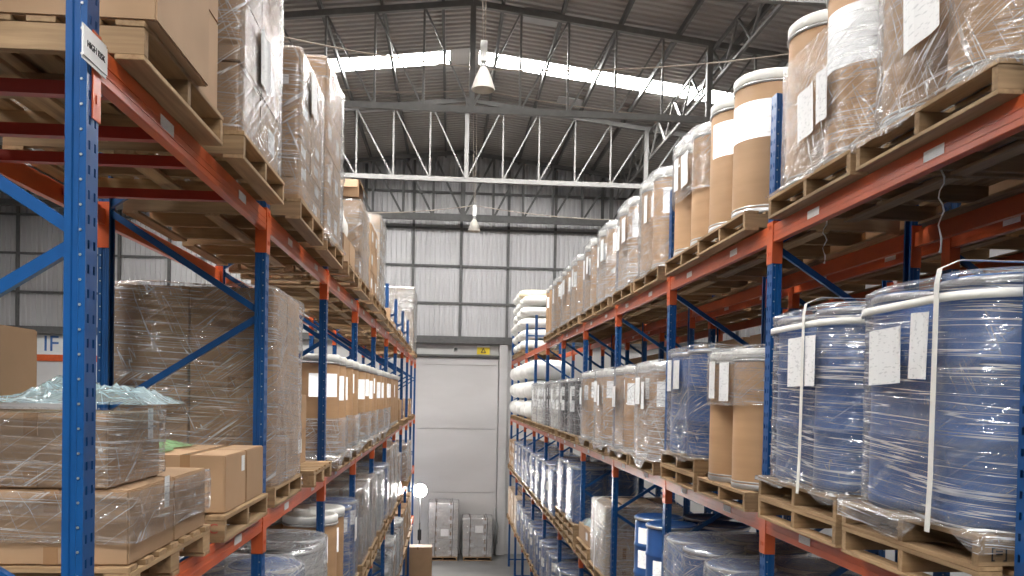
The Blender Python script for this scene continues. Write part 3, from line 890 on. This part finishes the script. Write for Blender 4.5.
LAY = ['bottom', 'second', 'third', 'fourth', 'fifth', 'sixth', 'seventh']
def carton_stack(sl, nx, ny, nz, wx, wy, ch, mat='card', lab=.5, look='brown carton', skip=(), dx=0, dy=0, fill=False, solid=False, jit=.008, lface=('n', 'a')):
    """nx deep by ny wide by nz high; hidden inner and rear ones are left out unless fill"""
    rnd = random.Random(sl.bay * 13 + sl.lv * 3 + sl.slot + ord(sl.side))
    a, b = wx / nx - .012, wy / ny - .012
    for k_ in range(nz):
        for i in range(nx):
            for j in range(ny):
                if (i, j, k_) in skip: continue
                if solid and i > 0: continue
                if not fill and i > 0 and j > 0 and k_ < nz - 1: continue
                x = sl.x + dx + sl.sg * (-wx / 2 + wx * (i + .5) / nx); y = sl.y + dy - wy / 2 + wy * (j + .5) / ny
                labs = []
                if rnd.random() < lab and 'n' in lface and j == 0: labs.append(('-y', rnd.uniform(-.04, .04), ch * .30, min(.2, a * .45), min(.13, ch * .45)))
                if rnd.random() < lab and 'a' in lface and i == 0: labs.append(('+x' if sl.sg < 0 else '-x', rnd.uniform(-.05, .05), ch * .32, min(.18, b * .4), min(.13, ch * .45)))
                col = ['front', 'rear', 'back'][i] if nx > 1 else ''
                row = (['near', 'far'][j] if ny == 2 else ['near', 'middle', 'far', 'last'][j]) if ny > 1 else ''
                carton('%s, %s %s, %s layer, %s' % (look, col, row, LAY[k_], sl.short()) if (col or row) else '%s, %s layer, %s' % (look, LAY[k_], sl.short()),
                       x + rnd.uniform(-jit, jit) * .5, y + rnd.uniform(-jit, jit) * .5, sl.top + k_ * (ch + .0015), a, b, ch, 0, mat, labs, 'cartons on the ' + RK[sl.side])
    sl.h = nz * (ch + .0015)
    if solid:
        carton('tall %s behind the front ones, %s' % (look, sl.short()), sl.x + dx + sl.sg * wx / nx / 2, sl.y + dy, sl.top, wx - wx / nx - .012, wy - .012, sl.h - .002, 0, mat, [], 'cartons on the ' + RK[sl.side])
    return sl

# ------------------------------------------------------------------ soft things
def pillow(a, b, c, seed, e=3.2, lump=.05, nu=28, nv=16, flat=.0):
    """soft bag: superellipsoid with lumps, base at z=0"""
    mb = MB(); off = Vector((seed * 5.1, seed * 2.3, 0)); rows = []
    sp = lambda v, p: math.copysign(abs(v) ** p, v)
    for i in range(nv + 1):
        ph = -PI / 2 + PI * i / nv
        for k_ in range(nu):
            th = 2 * PI * k_ / nu; p = 2 / e
            x = a / 2 * sp(math.cos(ph), p) * sp(math.cos(th), p); y = b / 2 * sp(math.cos(ph), p) * sp(math.sin(th), p); z = c / 2 * sp(math.sin(ph), .75)
            n_ = noise.noise(Vector((x * 3.2, y * 3.2, z * 4)) + off) + .5 * noise.noise(Vector((x * 8, y * 8, z * 8)) + off)
            f = 1 - lump * (1 + n_)
            mb.v.append((x * f, y * f, c / 2 + z * (1 - lump * .35 * (1 + n_))))
    for i in range(nv):
        for k_ in range(nu):
            k2 = (k_ + 1) % nu
            mb.face((i * nu + k_, i * nu + k2, (i + 1) * nu + k2, (i + 1) * nu + k_), 0, True)
    return mb
def crumple(w, d, h, seed, n=26, hole=False):
    """crumpled sheet of film lying on something: a folded, bunched skin with thickness and volume, base at z=0"""
    mb = MB(); off = Vector((seed * 9.7, 1.3, seed))
    for i in range(n + 1):
        for j in range(n + 1):
            u, v = i / n * 2 - 1, j / n * 2 - 1
            ed = max(0.0, 1 - max(abs(u), abs(v)) ** 3)
            x = w / 2 * u * (1 + .14 * noise.noise(Vector((v * 2.2, 3, seed)) + off)); y = d / 2 * v * (1 + .14 * noise.noise(Vector((u * 2.2, 8, seed)) + off))
            z = .006 + h * ed * (.35 + .65 * abs(noise.noise(Vector((u * 2.4, v * 2.4, 0)) + off)) + .45 * abs(noise.noise(Vector((u * 6, v * 6, 4)) + off)))
            mb.v.append((x, y, z))
    for i in range(n):
        for j in range(n):
            a = i * (n + 1) + j; b = a + n + 1
            uv = [(i / n * w, j / n * d), ((i + 1) / n * w, j / n * d), ((i + 1) / n * w, (j + 1) / n * d), (i / n * w, (j + 1) / n * d)]
            mb.face((a, b, b + 1, a + 1), 0, True, uv)
    return mb
# ------------------------------------------------------------------ left rack, top tier
G = 'left rack'
sl = pallets(Slot('L', 4, 0, 0), 1, 's')
for k_ in range(4):
    for i, dx in enumerate((.30, -.30)):
        carton('large brown carton, %s, %s layer, %s' % (('front', 'rear')[i], LAY[k_], sl.short()), sl.x + dx + .05, sl.y - .20, sl.top + k_ * .432, .585, .67, .43, 0, 'card', [], 'cartons on the ' + G)
        if i == 0: carton('narrow brown carton, %s layer, %s' % (LAY[k_], sl.short()), sl.x + .28, sl.y + .33, sl.top + k_ * .432, .60, .36, .43, 0, 'card', [], 'cartons on the ' + G)
sl = pallets(Slot('L', 4, 0, 1, .05), 1, 's')
carton_stack(sl, 2, 2, 5, 1.14, 1.04, .36)
film(sl, 'shiny film round the tall cartons', wx=1.15, wy=1.05, r=.012, mat='film_slant', n=140, rows=44, seed=4, amp=.008, sheets=(('a', -.05, .38, 0, .05),))
sl = pallets(Slot('L', 4, 1, 0, .08), 1, 's')
carton_stack(sl, 3, 2, 7, 1.16, 1.04, .147, lab=.8)
film(sl, 'wrinkled film round the labelled cartons', wx=1.17, wy=1.05, r=.012, mat='film_light', seed=5, n=120, rows=34, amp=.009, sheets=(('a', -.1, .7, 0, .1),))
sl = pallets(Slot('L', 4, 1, 1, .08), 1, 's')
carton_stack(sl, 2, 2, 4, 1.14, 1.02, .37, lab=.7, look='tall brown carton')
film(sl, 'loose film on the tall cartons', wx=1.15, wy=1.03, r=.012, mat='film', seed=6, n=120, rows=34, skirt=(1.2, 1.08, .08), amp=.03)
sl = pallets(Slot('L', 4, 2, 0, .08), 1, 'b')
carton_stack(sl, 2, 2, 1, 1.1, 1.0, .30)
for q, (dx, dy) in enumerate(((.25, -.22), (.22, .28))):
    o = link('sack', pillow(.55, .46, .34, 3 + q).mesh('sack', ['sack']), None, (sl.x + dx, sl.y + dy, sl.top + .305))
    tag(o, 'white bulging sack, %s one, %s' % (('near', 'far')[q], sl.short()), 'sack', 'white sacks on the left rack')
sl = pallets(Slot('L', 4, 2, 1, .08), 1, 's')
carton_stack(sl, 2, 2, 3, 1.12, 1.02, .305, lab=.3, solid=True)
film(sl, 'torn silvery film round the cartons', wx=1.13, wy=1.03, r=.012, mat='film', seed=7, n=110, rows=30, amp=.03)
# an open carton on top
t = thing('open_carton', 'open-topped brown carton with raised flaps on a wrapped stack, left rack top tier', 'carton', (sl.x + .28, sl.y - .2, sl.top + sl.h + .05), 0)
mb = MB()
for (x0, x1, y0, y1) in ((-.26, .26, -.25, -.243), (-.26, .26, .243, .25), (-.26, -.253, -.243, .243), (.253, .26, -.243, .243)): mb.box(x0, x1, y0, y1, 0, .20)
mb.box(-.253, .253, -.243, .243, 0, .006); link('body', mb.mesh('body', ['card']), t)
for p, q in (((0, -.256, .2), (0, -.31, .10)), ((0, .256, .2), (0, .33, .12))):
    mb = MB(); mb.bar(p, q, .5, .006, up=(0, 1, .3)); link('flap', mb.mesh('flap', ['card']), t)
for p, q in (((.266, 0, .2), (.32, 0, .09)), ((-.26, 0, .2), (-.34, 0, .22))):
    mb = MB(); mb.bar(p, q, .47, .006, up=(1, 0, .3)); link('flap', mb.mesh('flap', ['card']), t)
sl = pallets(Slot('L', 4, 3, 0, .08), 1, 's'); carton_stack(sl, 2, 2, 3, 1.12, 1.02, .32, lab=.8)
sl = pallets(Slot('L', 4, 3, 1, .08, .1), 1, 's'); carton_stack(sl, 2, 2, 6, 1.12, 1.0, .223, mat='card_pale', lab=.9, look='pale carton', solid=True)
film(sl, 'clear film round the pale cartons', wx=1.13, wy=1.01, r=.012, mat='film', seed=8, n=90, rows=24)
sl = pallets(Slot('L', 4, 4, 0), 1, 's'); carton_stack(sl, 2, 2, 1, 1.0, .9, .30)
sl = pallets(Slot('L', 4, 4, 1), 1, 's')
carton('small orange-brown carton alone on a pallet, ' + sl.short(), sl.x + .40, sl.y + .1, sl.top, .36, .42, .26, .08, 'card', [('+x', 0, .08, .12, .1)])
for b_ in (5, 6, 7):
    for s_ in (0, 1):
        sl = pallets(Slot('L', 4, b_, s_), 1, 's')
        if (b_, s_) in ((5, 1), (6, 1)): carton_stack(sl, 2, 2, 1, 1.0, .95, .22)
for s_ in (0, 1):
    sl = pallets(Slot('L', 4, 8 + s_, 1 - s_), 1, 's'); carton_stack(sl, 2, 2, 5, 1.12, 1.02, .40, mat='card_pale', lab=.4, look='pale carton', solid=True)
    film(sl, 'grey film round the tall stack', wx=1.13, wy=1.03, r=.012, mat='greyfilm', seed=9 + s_, n=80, rows=24)
    if s_ == 0:
        o = link('sack', pillow(.34, .5, .24, 12).mesh('sack', ['sack']), None, (CX['L'] + .25, sl.y - 1.25, LEV['L'][4] + .002)); tag(o, 'small white sack on the beam before the tall grey stack, left rack top tier', 'sack')

# ------------------------------------------------------------------ left rack, third tier
sl = pallets(Slot('L', 3, 0, 0, -.05, .06), 1, 'b', [('1422', 'ink', .050)])
cs = [('lower brown carton at the near front corner under film, beside the first upright', .295, -.245, 0, .57, .52, .285), ('lower brown carton at the far front under film, first bay, left rack', .295, .265, 0, .57, .47, .285),
      ('lower brown carton at the rear near corner under film, first bay, left rack', -.295, -.245, 0, .57, .52, .285), ('lower brown carton at the rear far corner under film, first bay, left rack', -.295, .265, 0, .57, .47, .285),
      ('upper brown carton set back at the near front under film, first bay, left rack', .215, -.205, .287, .56, .58, .285), ('upper brown carton at the rear under film, first bay, left rack', -.355, -.205, .287, .56, .58, .285),
      ('plain brown carton on top at the rear, topmost near the left rack\'s first upright', -.285, -.14, .60, .50, .46, .32)]
for i, (lb, dx, dy, dz, a, b, c) in enumerate(cs):
    carton(lb, sl.x + dx, sl.y + dy, sl.top + dz, a, b, c, 0, 'card', [('+x', .17, .17, .06, .13)] if i in (0, 4) else ([('-y', .1, .1, .12, .05)] if i == 2 else []), 'cartons on the left rack')
film(sl, 'creased film round the lower layer of cartons', h=.280, wx=1.185, wy=1.02, r=.012, z0=.08, mat='film_light', seed=13, n=200, rows=30, top='none', amp=.010)
film(sl, 'creased film round the upper layer of cartons', h=.29, wx=1.16, wy=.60, r=.012, z0=.004, mat='film_light', seed=14, n=170, rows=30, top='none', amp=.010, dx=-.07, dy=-.205, base=sl.top + .291)
o = link('plastic_bag', crumple(.60, .58, .115, 21, 40).mesh('plastic_bag', ['film_blue']), None, (sl.x + .315, sl.y - .20, sl.top + .603)); tag(o, 'crumpled pale blue plastic film lying on the near cartons by the first upright', 'plastic wrap')
sl = pallets(Slot('L', 3, 0, 1, -.05, .12), 1, 's', [('2-15C', 'red_ink', .075)])
cs = [('square brown carton at the near front of the low row, first bay, left rack', .36, -.22, .43, .46), ('square brown carton at the far front of the low row, first bay, left rack', .36, .26, .43, .45),
      ('low brown carton behind the near front one, first bay, left rack', -.20, -.22, .62, .46), ('low brown carton behind the far front one, first bay, left rack', -.20, .26, .62, .45)]
for i, (lb, dx, dy, a, b) in enumerate(cs):
    carton(lb, sl.x + dx, sl.y + dy, sl.top, a, b, .315, 0, 'card', [('+x', .16, .20, .07, .09)] if i < 1 else [], 'cartons on the left rack', [('+x', .0, .10, 'UP', .05, 'red_ink')] if False else [])
o = link('plastic_bag', crumple(.62, .72, .06, 33, 26).mesh('plastic_bag', ['film_green']), None, (sl.x - .12, sl.y - .06, sl.top + .318)); tag(o, 'thin green plastic film lying on the low row of cartons, left rack', 'plastic wrap')
sl = pallets(Slot('L', 3, 1, 0, -.07), 1, 's', [('2-16C', 'red_ink', .07)])
carton_stack(sl, 2, 2, 4, 1.15, 1.04, .345, lab=.15, look='big brown carton')
film(sl, 'wide shiny film round the big cartons', wx=1.16, wy=1.05, r=.012, mat='film', seed=14, n=160, rows=40, amp=.022)
sl = pallets(Slot('L', 3, 1, 1), 1, 'b')
carton_stack(sl, 1, 1, 2, .5, .6, .32, dx=.12, dy=.12, look='brown carton standing alone')
for b_ in (2, 3, 4, 5):
    for s_ in (0, 1):
        sl = pallets(Slot('L', 3, b_, s_), 1, 's')
        drums(sl, 'fibre', ((0, 0), (0, 1), (1, 0)) if b_ > 2 else ((0, 0), (0, 1), (1, 0), (1, 1)), lab=1.0)
        if b_ < 5: film(sl, 'glossy film round the drum feet', h=.40, top='none', mat='film_heavy', n=80, rows=14, skirt=(1.2, 1.18, .09))
for b_, s_ in ((6, 1), (7, 0), (8, 0), (8, 1)):
    sl = pallets(Slot('L', 3, b_, s_), 1, 's'); carton_stack(sl, 2, 2, 2, 1.0, .95, .25, lab=.3, solid=True)

# ------------------------------------------------------------------ left rack, second and lowest tiers
def full(sl, kind, desc, mat='film', which=((0, 0), (0, 1), (1, 0), (1, 1)), lab=.7, sheets=(), **kw):
    drums(sl, kind, which, lab); film(sl, desc, top='full', mat=mat, sheets=sheets, **kw)
full(pallets(Slot('L', 2, 1, 0), 2), 'blue', 'milky film over blue drum lids', 'film_heavy', n=120, rows=30)
full(pallets(Slot('L', 2, 1, 1), 2), 'pale', 'milky film over off-white drum lids', 'film_heavy', n=120, rows=30)
drums(pallets(Slot('L', 2, 2, 0), 2), 'fibre', lab=1)
full(pallets(Slot('L', 2, 2, 1), 2), 'blue', 'clear film over the blue drums', 'film', sheets=(('a', -.2, .55, 1, 0),))
for b_, s_ in ((3, 0), (3, 1), (5, 0), (5, 1), (6, 0), (7, 1), (8, 0)):
    sl = pallets(Slot('L', 2, b_, s_), 1 if b_ > 3 else 2); carton_stack(sl, 2, 2, 3 if b_ != 5 else 4, 1.12, 1.04, .34, mat='card_pale' if b_ == 3 else 'card', lab=.5, look='pale carton' if b_ == 3 else 'brown carton', solid=True)
    film(sl, 'grey film round a carton stack' if b_ == 3 else 'clear film round a carton stack', wx=1.13, wy=1.05, r=.012, mat='greyfilm' if b_ == 3 else 'film_heavy', n=80, rows=20, top='full')
full(pallets(Slot('L', 2, 4, 0), 2), 'pale', 'milky film round off-white drums', 'film_heavy', ((0, 0), (0, 1), (1, 0)))
full(pallets(Slot('L', 2, 4, 1), 2), 'blue', 'milky film round the blue drums', 'film_heavy', ((0, 0), (0, 1), (1, 0)))
for b_, s_ in ((5, 0), (5, 1), (6, 0), (6, 1)):
    full(pallets(Slot('L', 1, b_, s_), 1), 'pale' if s_ == 0 else 'fibre', 'milky film over the drum lids', 'film_heavy', ((0, 0), (0, 1), (1, 0)), n=72, rows=16)
for b_, s_ in ((7, 0), (7, 1), (8, 0), (8, 1)):
    sl = pallets(Slot('L', 1, b_, s_), 1); carton_stack(sl, 2, 2, 3, 1.1, 1.02, .36, lab=.5, solid=True)

# ------------------------------------------------------------------ right rack, top tier
def band(key, a, z0, z1):
    for q in [q for q in bpy.data.objects if q.get('label') and q['label'].startswith('brown fibre drum, ' + key)]:
        link('paper_label', curved_label(DR - .003, -a, a, z0, z1, 18), q, (0, 0, 0), PI + .6)
sl = pallets(Slot('R', 4, 0, 0, 0, .05), 1, 's')
drums(sl, 'fibre', lab=0); film(sl, 'shiny tight film round the nearest drums', mat='film_slant', seed=21, amp=.010, n=220, rows=60, skirt=(1.18, 1.2, .05), sheets=(('a', -.07, .28, 2, .06),))
sl = pallets(Slot('R', 4, 0, 1), 1, 's')
drums(sl, 'fibre', lab=0)
band('front near corner of far slot, first bay, top tier, right', .8, .52, .86)
film(sl, 'film pulled slantwise over the drums', h=.80, top='none', mat='film_slant', seed=22, amp=.010, n=200, rows=48, skirt=(1.18, 1.2, .05), sheets=(('a', -.06, .22, 0, .08), ('a', -.28, .25, 3, .05)))
sl = pallets(Slot('R', 4, 1, 0, -.03, .08), 1, 's')
drums(sl, 'fibre', lab=0)
band('front near corner of near slot, second bay, top tier, right', 1.5, .56, .84); band('front far corner of near slot, second bay, top tier, right', .5, .60, .88)
sl = pallets(Slot('R', 4, 1, 1), 1, 's')
drums(sl, 'fibre', lab=0); film(sl, 'film cap hanging over the drum lids', z0=.48, top='edge', mat='film', seed=24, n=140, rows=30, sheets=(('a', -.18, .58, 0, .1), ('a', .12, .60, 3, 0)))
for b_ in (2, 3, 4, 5):
    for s_ in (0, 1):
        sl = pallets(Slot('R', 4, b_, s_), 1, 's')
        drums(sl, 'fibre', ((0, 0), (0, 1), (1, 0), (1, 1)) if b_ < 4 else ((0, 0), (0, 1), (1, 0)), lab=.9 if s_ == 0 else .4)
        if (b_, s_) not in ((5, 1),):
            film(sl, 'clear film round the fibre drums', mat='film_heavy' if (b_ + s_) % 3 == 0 else 'film', n=110 if b_ < 4 else 80, rows=26, skirt=(1.18, 1.2, .05), sheets=(('a', -.22, .55, (b_ + s_) % 3, .05), ('a', .1, .5, 3, -.04)) if s_ or b_ == 3 else (('a', -.1, .55, 3, 0),))
for b_, s_ in ((8, 0), (8, 1), (9, 0)):
    sl = pallets(Slot('R', 4, b_, s_), 1, 's')
    for k_ in range(6):
        for j in range(2):
            if b_ == 8 and s_ == 0 and k_ > 4: continue
            mt = 'sack_y' if k_ == 5 and b_ == 8 and j == 0 else 'sack'
            o = link('sack', pillow(1.2 - .12 * (k_ == 5), .60, .325, k_ * 2 + j + b_, e=3.0, lump=.05).mesh('sack', [mt]), None, (sl.x - .06 + .05 * math.sin(k_ * 2 + j), sl.y - .305 + .61 * j, sl.top + k_ * .335))
            tag(o, '%s sack, %s, %s layer, %s' % ('cream' if mt == 'sack_y' else 'white', ('near', 'far')[j], LAY[k_], sl.short()), 'sack', 'sacks piled on the right rack')

# ------------------------------------------------------------------ right rack, third tier
sl = pallets(Slot('R', 3, 0, 0, -.02, .05), 2, 's', [None, None])
drums(sl, 'blue', lab=0, zs=1.10)
film(sl, 'large loose film round the nearest drums', h=1.085, mat='film_level', seed=31, n=260, rows=64, skirt=(1.18, 1.2, .10), amp=.014, sheets=(('a', .13, .62, 2, .03), ('a', -.16, .64, 3, -.04)))
strap(sl, 'ring', 1.0, 'white strap running level round the nearest wrapped blue drums')
strap(sl, 'over', -.315, 'white strap running upright over the nearest wrapped blue drums', h=1.08)
o = sl
text('stencil', '[=]', .06, 'ink', [q for q in bpy.data.objects if q.get('label') == 'upper wooden pallet of a pile, ' + sl.where()][0], (-.50, -.6005, .073), (PI / 2, 0, 0), .0006)
sl = pallets(Slot('R', 3, 0, 1, 0, .05), 2, 's', [('NGS', 'ink', .075), None])
drums(sl, 'blue', lab=0, zs=1.10)
film(sl, 'creased film round the second drums', h=1.085, mat='film_level', seed=32, n=220, rows=56, skirt=(1.18, 1.2, .06), amp=.014, sheets=(('a', -.06, .62, 0, .02), ('a', -.27, .62, 3, 0)))
strap(sl, 'ring', 1.0, 'white strap running level round the second wrapped blue drums')
strap(sl, 'over', -.19, 'white strap running upright over the second wrapped blue drums', h=1.08)
sl = pallets(Slot('R', 3, 1, 0, 0, .02), 1, 's')
drums(sl, 'fibre', lab=0); film(sl, 'film cap over the papered fibre drums', z0=.62, top='edge', mat='film', seed=33, n=140, rows=24, sheets=(('a', -.16, .66, 0, 0), ('a', .14, .68, 3, 0)))
sl = pallets(Slot('R', 3, 1, 1), 2, 's')
drums(sl, 'blue', lab=0); film(sl, 'bright film round the blue drums', h=1.0, mat='film', seed=34, n=160, rows=36, skirt=(1.18, 1.2, .05), sheets=(('a', -.05, .62, 1, 0), ('a', .2, .6, 3, 0)))
for b_ in (2, 3):
    for s_ in (0, 1):
        sl = pallets(Slot('R', 3, b_, s_), 1, 's')
        drums(sl, 'fibre', lab=1.0)
        film(sl, 'clear film round the labelled drums', mat='film_heavy' if s_ == 0 else 'film', n=110, rows=26, skirt=(1.18, 1.2, .11), sheets=(('a', .1, .60, 0, 0), ('a', -.15, .55, 3, 0)) if s_ == 0 else (('a', .18, .55, 1, 0),))
for b_, s_, kd in ((4, 0, 'black'), (4, 1, 'black'), (5, 0, 'pale'), (5, 1, 'black'), (6, 0, 'pale'), (6, 1, 'pale')):
    sl = pallets(Slot('R', 3, b_, s_), 1, 's')
    drums(sl, kd, ((0, 0), (0, 1), (1, 0)), lab=.8); film(sl, 'pale film round the %s drums' % ('black' if kd == 'black' else 'off-white'), mat='film', n=80, rows=20, sheets=(('a', -.2, .55, 1, 0),))
for b_, s_ in ((7, 0), (7, 1), (8, 0), (8, 1), (9, 0)):
    sl = pallets(Slot('R', 3, b_, s_), 1, 's')
    for k_ in range(3):
        o = link('bulk_bag', pillow(1.30, 1.16, .56, 40 + k_ + b_, e=3.0, lump=.03).mesh('bulk_bag', ['sack']), None, (sl.x - .06, sl.y, sl.top + k_ * .555)); tag(o, 'big soft white bag, %s of three, %s' % (('lowest', 'middle', 'topmost')[k_], sl.where()), 'bag', 'white bulk bags on the right rack')

# ------------------------------------------------------------------ right rack, second and lowest tiers
full(pallets(Slot('R', 2, 1, 0), 2), 'blue', 'milky film over the blue drum lids', 'film_heavy', n=110, rows=26)
full(pallets(Slot('R', 2, 1, 1), 2), 'blue', 'milky film over the blue drum lids', 'film_heavy', n=120, rows=30)
drums(pallets(Slot('R', 2, 2, 0), 2), 'blue', lab=1)
sl = pallets(Slot('R', 2, 3, 0), 1)
carton_stack(sl, 2, 2, 3, 1.10, 1.12, .32, mat='card_pale', lab=0, look='pale carton')
film(sl, 'bright film round the pale cartons', wx=1.11, wy=1.13, r=.012, mat='film_heavy', n=110, rows=28, seed=51)
strap(sl, 'over', 0.0, 'white strap over the wrapped pale cartons on the second tier', wx=1.11, wy=1.13, r=.012, h=.97)
sl = pallets(Slot('R', 2, 3, 1), 2)
carton_stack(sl, 2, 2, 1, 1.10, 1.10, .26)
o = link('plastic_bag', crumple(1.0, 1.0, .26, 61, 26).mesh('plastic_bag', ['film_blue']), None, (sl.x, sl.y, sl.top + .265)); tag(o, 'pale blue plastic film heaped on low cartons, second tier of the right rack', 'plastic wrap')
for b_ in range(4, 9):
    for s_ in (0, 1):
        sl = pallets(Slot('R', 2, b_, s_), 3 if b_ == 4 else 1)
        full(sl, 'blue', 'glossy film round the blue drums', 'film', ((0, 0), (0, 1), (1, 0)), lab=.5, n=84, rows=22)
for s_ in (0, 1):
    sl = pallets(Slot('R', 2, 9, s_), 1); carton_stack(sl, 2, 2, 3, 1.1, 1.1, .3, lab=.4, solid=True)
for b_, s_ in ((4, 1), (5, 0), (5, 1), (6, 0), (6, 1), (7, 0), (7, 1), (8, 0)):
    full(pallets(Slot('R', 1, b_, s_), 1), 'blue', 'glossy film round the blue drums', 'film', ((0, 0), (0, 1), (1, 0)), lab=.8, n=84, rows=22)
for b_, s_ in ((8, 1), (9, 0), (9, 1)):
    sl = pallets(Slot('R', 1, b_, s_), 1); carton_stack(sl, 2, 2, 3, 1.1, 1.1, .33, mat='card_pale', lab=.4, look='pale carton', solid=True)

# ------------------------------------------------------------------ rack standing behind the right one
for b_ in range(6):
    for s_ in (0, 1):
        sl = pallets(Slot('B', 4, b_, s_), 1, 's')
        if b_ < 5: carton_stack(sl, 1, 1, 1, 1.1, 1.1, .7, look='large brown carton')
        if b_ < 5:
            sl = pallets(Slot('B', 3, b_, s_), 1, 's'); carton_stack(sl, 1, 1, 2, 1.1, 1.1, .72, look='large brown carton')  # unseen cartons added to block light behind the drum rack

# ------------------------------------------------------------------ end of the aisle
class Spot: pass
for q, (x, nz, lb) in enumerate(((-.14, 7, 'taller'), (1.16, 5, 'lower'))):
    sl = Spot(); sl.side = 'F'; sl.sg = 1; sl.bay, sl.lv, sl.slot = q, 0, 0; sl.x, sl.y = x, 32.68; sl.z = .0
    sl.where = lambda lb=lb: 'the %s of the two floor stacks before the white door' % lb; sl.short = lambda lb=lb: '%s floor stack before the door' % lb
    t = thing('pallet', 'wooden pallet on the floor under the %s grey wrapped stack' % lb, 'pallet', (x, 32.68, .001), PI / 2)
    for p in PAL['L', 's']: link(p[0], p[1], t)
    sl.top = .001 + PH + .002
    a, b = 1.10 / 2, 1.06 / 2
    for k_ in range(nz):
        for i in range(2):
            carton('pale carton under grey film, %s one, %s layer, %s' % (('outer', 'inner')[i], LAY[k_], sl.short()), x - .275 + .55 * i, 32.68 - .27, sl.top + k_ * .2915, .54, .52, .29, 0, 'card_white', [('-y', .02, .09, .22, .15)] if (k_ + i) % 2 else [], 'cartons stacked on the floor')
    for i in range(2):
        carton('pale carton at the back under grey film, %s one, %s' % (('outer', 'inner')[i], sl.short()), x - .275 + .55 * i, 32.68 + .27, sl.top, .54, .50, nz * .2915 - .002, 0, 'card_white', [], 'cartons stacked on the floor')
    me = film_mesh(1.13, 1.08, nz * .2915, .05, 0.0, 'full', 'film_heavy', 70 + q, None, 90, 26, .022)
    t = thing('stretch_film', 'grey film round the %s of the two stacks before the white door' % lb, 'plastic wrap', (x, 32.68, sl.top)); link('wrap', me, t)
    o = link('packing_list', SHEETS[2], t, (.05, -.59, .78 if q == 0 else .92)); o.rotation_euler = (0, 0, -PI / 2)
    for j, xx in enumerate((-.32, .33)):
        mb = MB(); P = [(-.588, .0), (-.588, nz * .2915 + .055), (.50, nz * .2915 + .055)]
        for p_, q_ in zip(P[:-1], P[1:]): mb.bar((xx, p_[0], p_[1]), (xx + (.04 if p_[1] == 0 else 0), q_[0], q_[1]), .02, .003, up=(0, 1, 0) if p_[1] == 0 else (0, 0, 1))
        link('dark_strap', mb.mesh('dark_strap', ['rubber']), t)

# big carton standing on the floor, work light behind it
carton('tall plain brown carton standing on the aisle floor below the bright work light', -.96, 28.6, .001, .94, .55, 1.18, 0, 'card')
t = thing('work_light', 'glaring white work light on a tripod stand at the far end of the left rack', 'work light', (-1.02, 31.62, 0))
mb = MB(); mb.lathe([(.22, .0), (.255, .02), (.255, .07), (.14, .11), (.05, .13)], 28)
o = link('lamp_head', mb.mesh('lamp_head', ['dark']), t, (0, -.02, 2.70)); o.rotation_euler = (PI / 2 , 0, 0)
o.rotation_euler = (-PI / 2, 0, 0); o.rotation_euler = (-PI / 2 + 0, 0, 0)
mb = MB(); mb.lathe([(.24, -.022), (.24, -.002)], 28); o2 = link('lens', mb.mesh('lens', ['lamp']), o)
mb = MB(); mb.tube([(0, .06, .5), (0, .06, 2.62)], .018, 10); link('pole', mb.mesh('pole', ['dark']), t)
mb = MB(); mb.tube([(0, .06, .45), (0, .06, 1.5)], .026, 10); link('sleeve', mb.mesh('sleeve', ['rubber']), t)
mb = MB(); mb.box(-.07, .07, -.03, .03, .85, 1.25); link('battery_box', mb.mesh('battery_box', ['rubber'], .01), t)
for q in range(3):
    an = q * 2 * PI / 3 + .5; mb = MB(); mb.tube([(0, .06, .75), (.42 * math.cos(an), .06 + .42 * math.sin(an), .012)], .013, 8); link('leg', mb.mesh('leg', ['dark']), t)
mb = MB(); mb.tube([(1.88, 32.98, .03), (1.86, 32.9, .9), (1.83, 32.95, 1.45), (1.82, 33.05, 1.75), (1.85, 33.1, 1.9), (1.92, 33.1, 1.75), (1.95, 33.05, 1.2), (1.96, 33.0, .5)], .022, 8)
o = link('hose', mb.mesh('hose', ['steel'])); tag(o, 'grey hose hanging beside the lower floor stack near the right rack', 'hose')

# film tails hanging from the top tier of the right rack
for q, (x, y, z0, ln, lb) in enumerate(((2.58, 4.35, 7.40, .30, 'long twisted film tail hanging under the nearest top pallet, right rack'), (2.50, 5.58, 7.40, .17, 'short film tail hanging near the first connector of the right rack'))):
    mb = MB(); rnd = random.Random(q); P = [(x + .012 * math.sin(i * 1.3), y + .010 * math.cos(i * 1.7), z0 + .137 - (ln + .137) * i / 12) for i in range(13)]
    mb.tube(P, [.002 + .004 * rnd.random() for i in range(12)] + [.008], 6); o = link('film_tail', mb.mesh('film_tail', ['strap'])); tag(o, lb, 'plastic strip')

# ------------------------------------------------------------------ light and render settings
w = bpy.data.worlds.new('daylight'); S.world = w; w.use_nodes = True
nt = w.node_tree; nt.nodes.clear()
bg = nt.nodes.new('ShaderNodeBackground'); ow = nt.nodes.new('ShaderNodeOutputWorld')
bg.inputs['Color'].default_value = (1.0, .965, .92, 1); bg.inputs['Strength'].default_value = .14
nt.links.new(bg.outputs[0], ow.inputs[0])
S.view_settings.view_transform = 'Standard'; S.view_settings.look = 'None'; S.view_settings.gamma = 1; S.view_settings.use_curve_mapping = False
S.view_settings.exposure = -0.10
cy = S.cycles
cy.max_bounces = 6; cy.diffuse_bounces = 3; cy.glossy_bounces = 3; cy.transmission_bounces = 2; cy.transparent_max_bounces = 24
cy.caustics_reflective = False; cy.caustics_refractive = False
cy.use_denoising = True
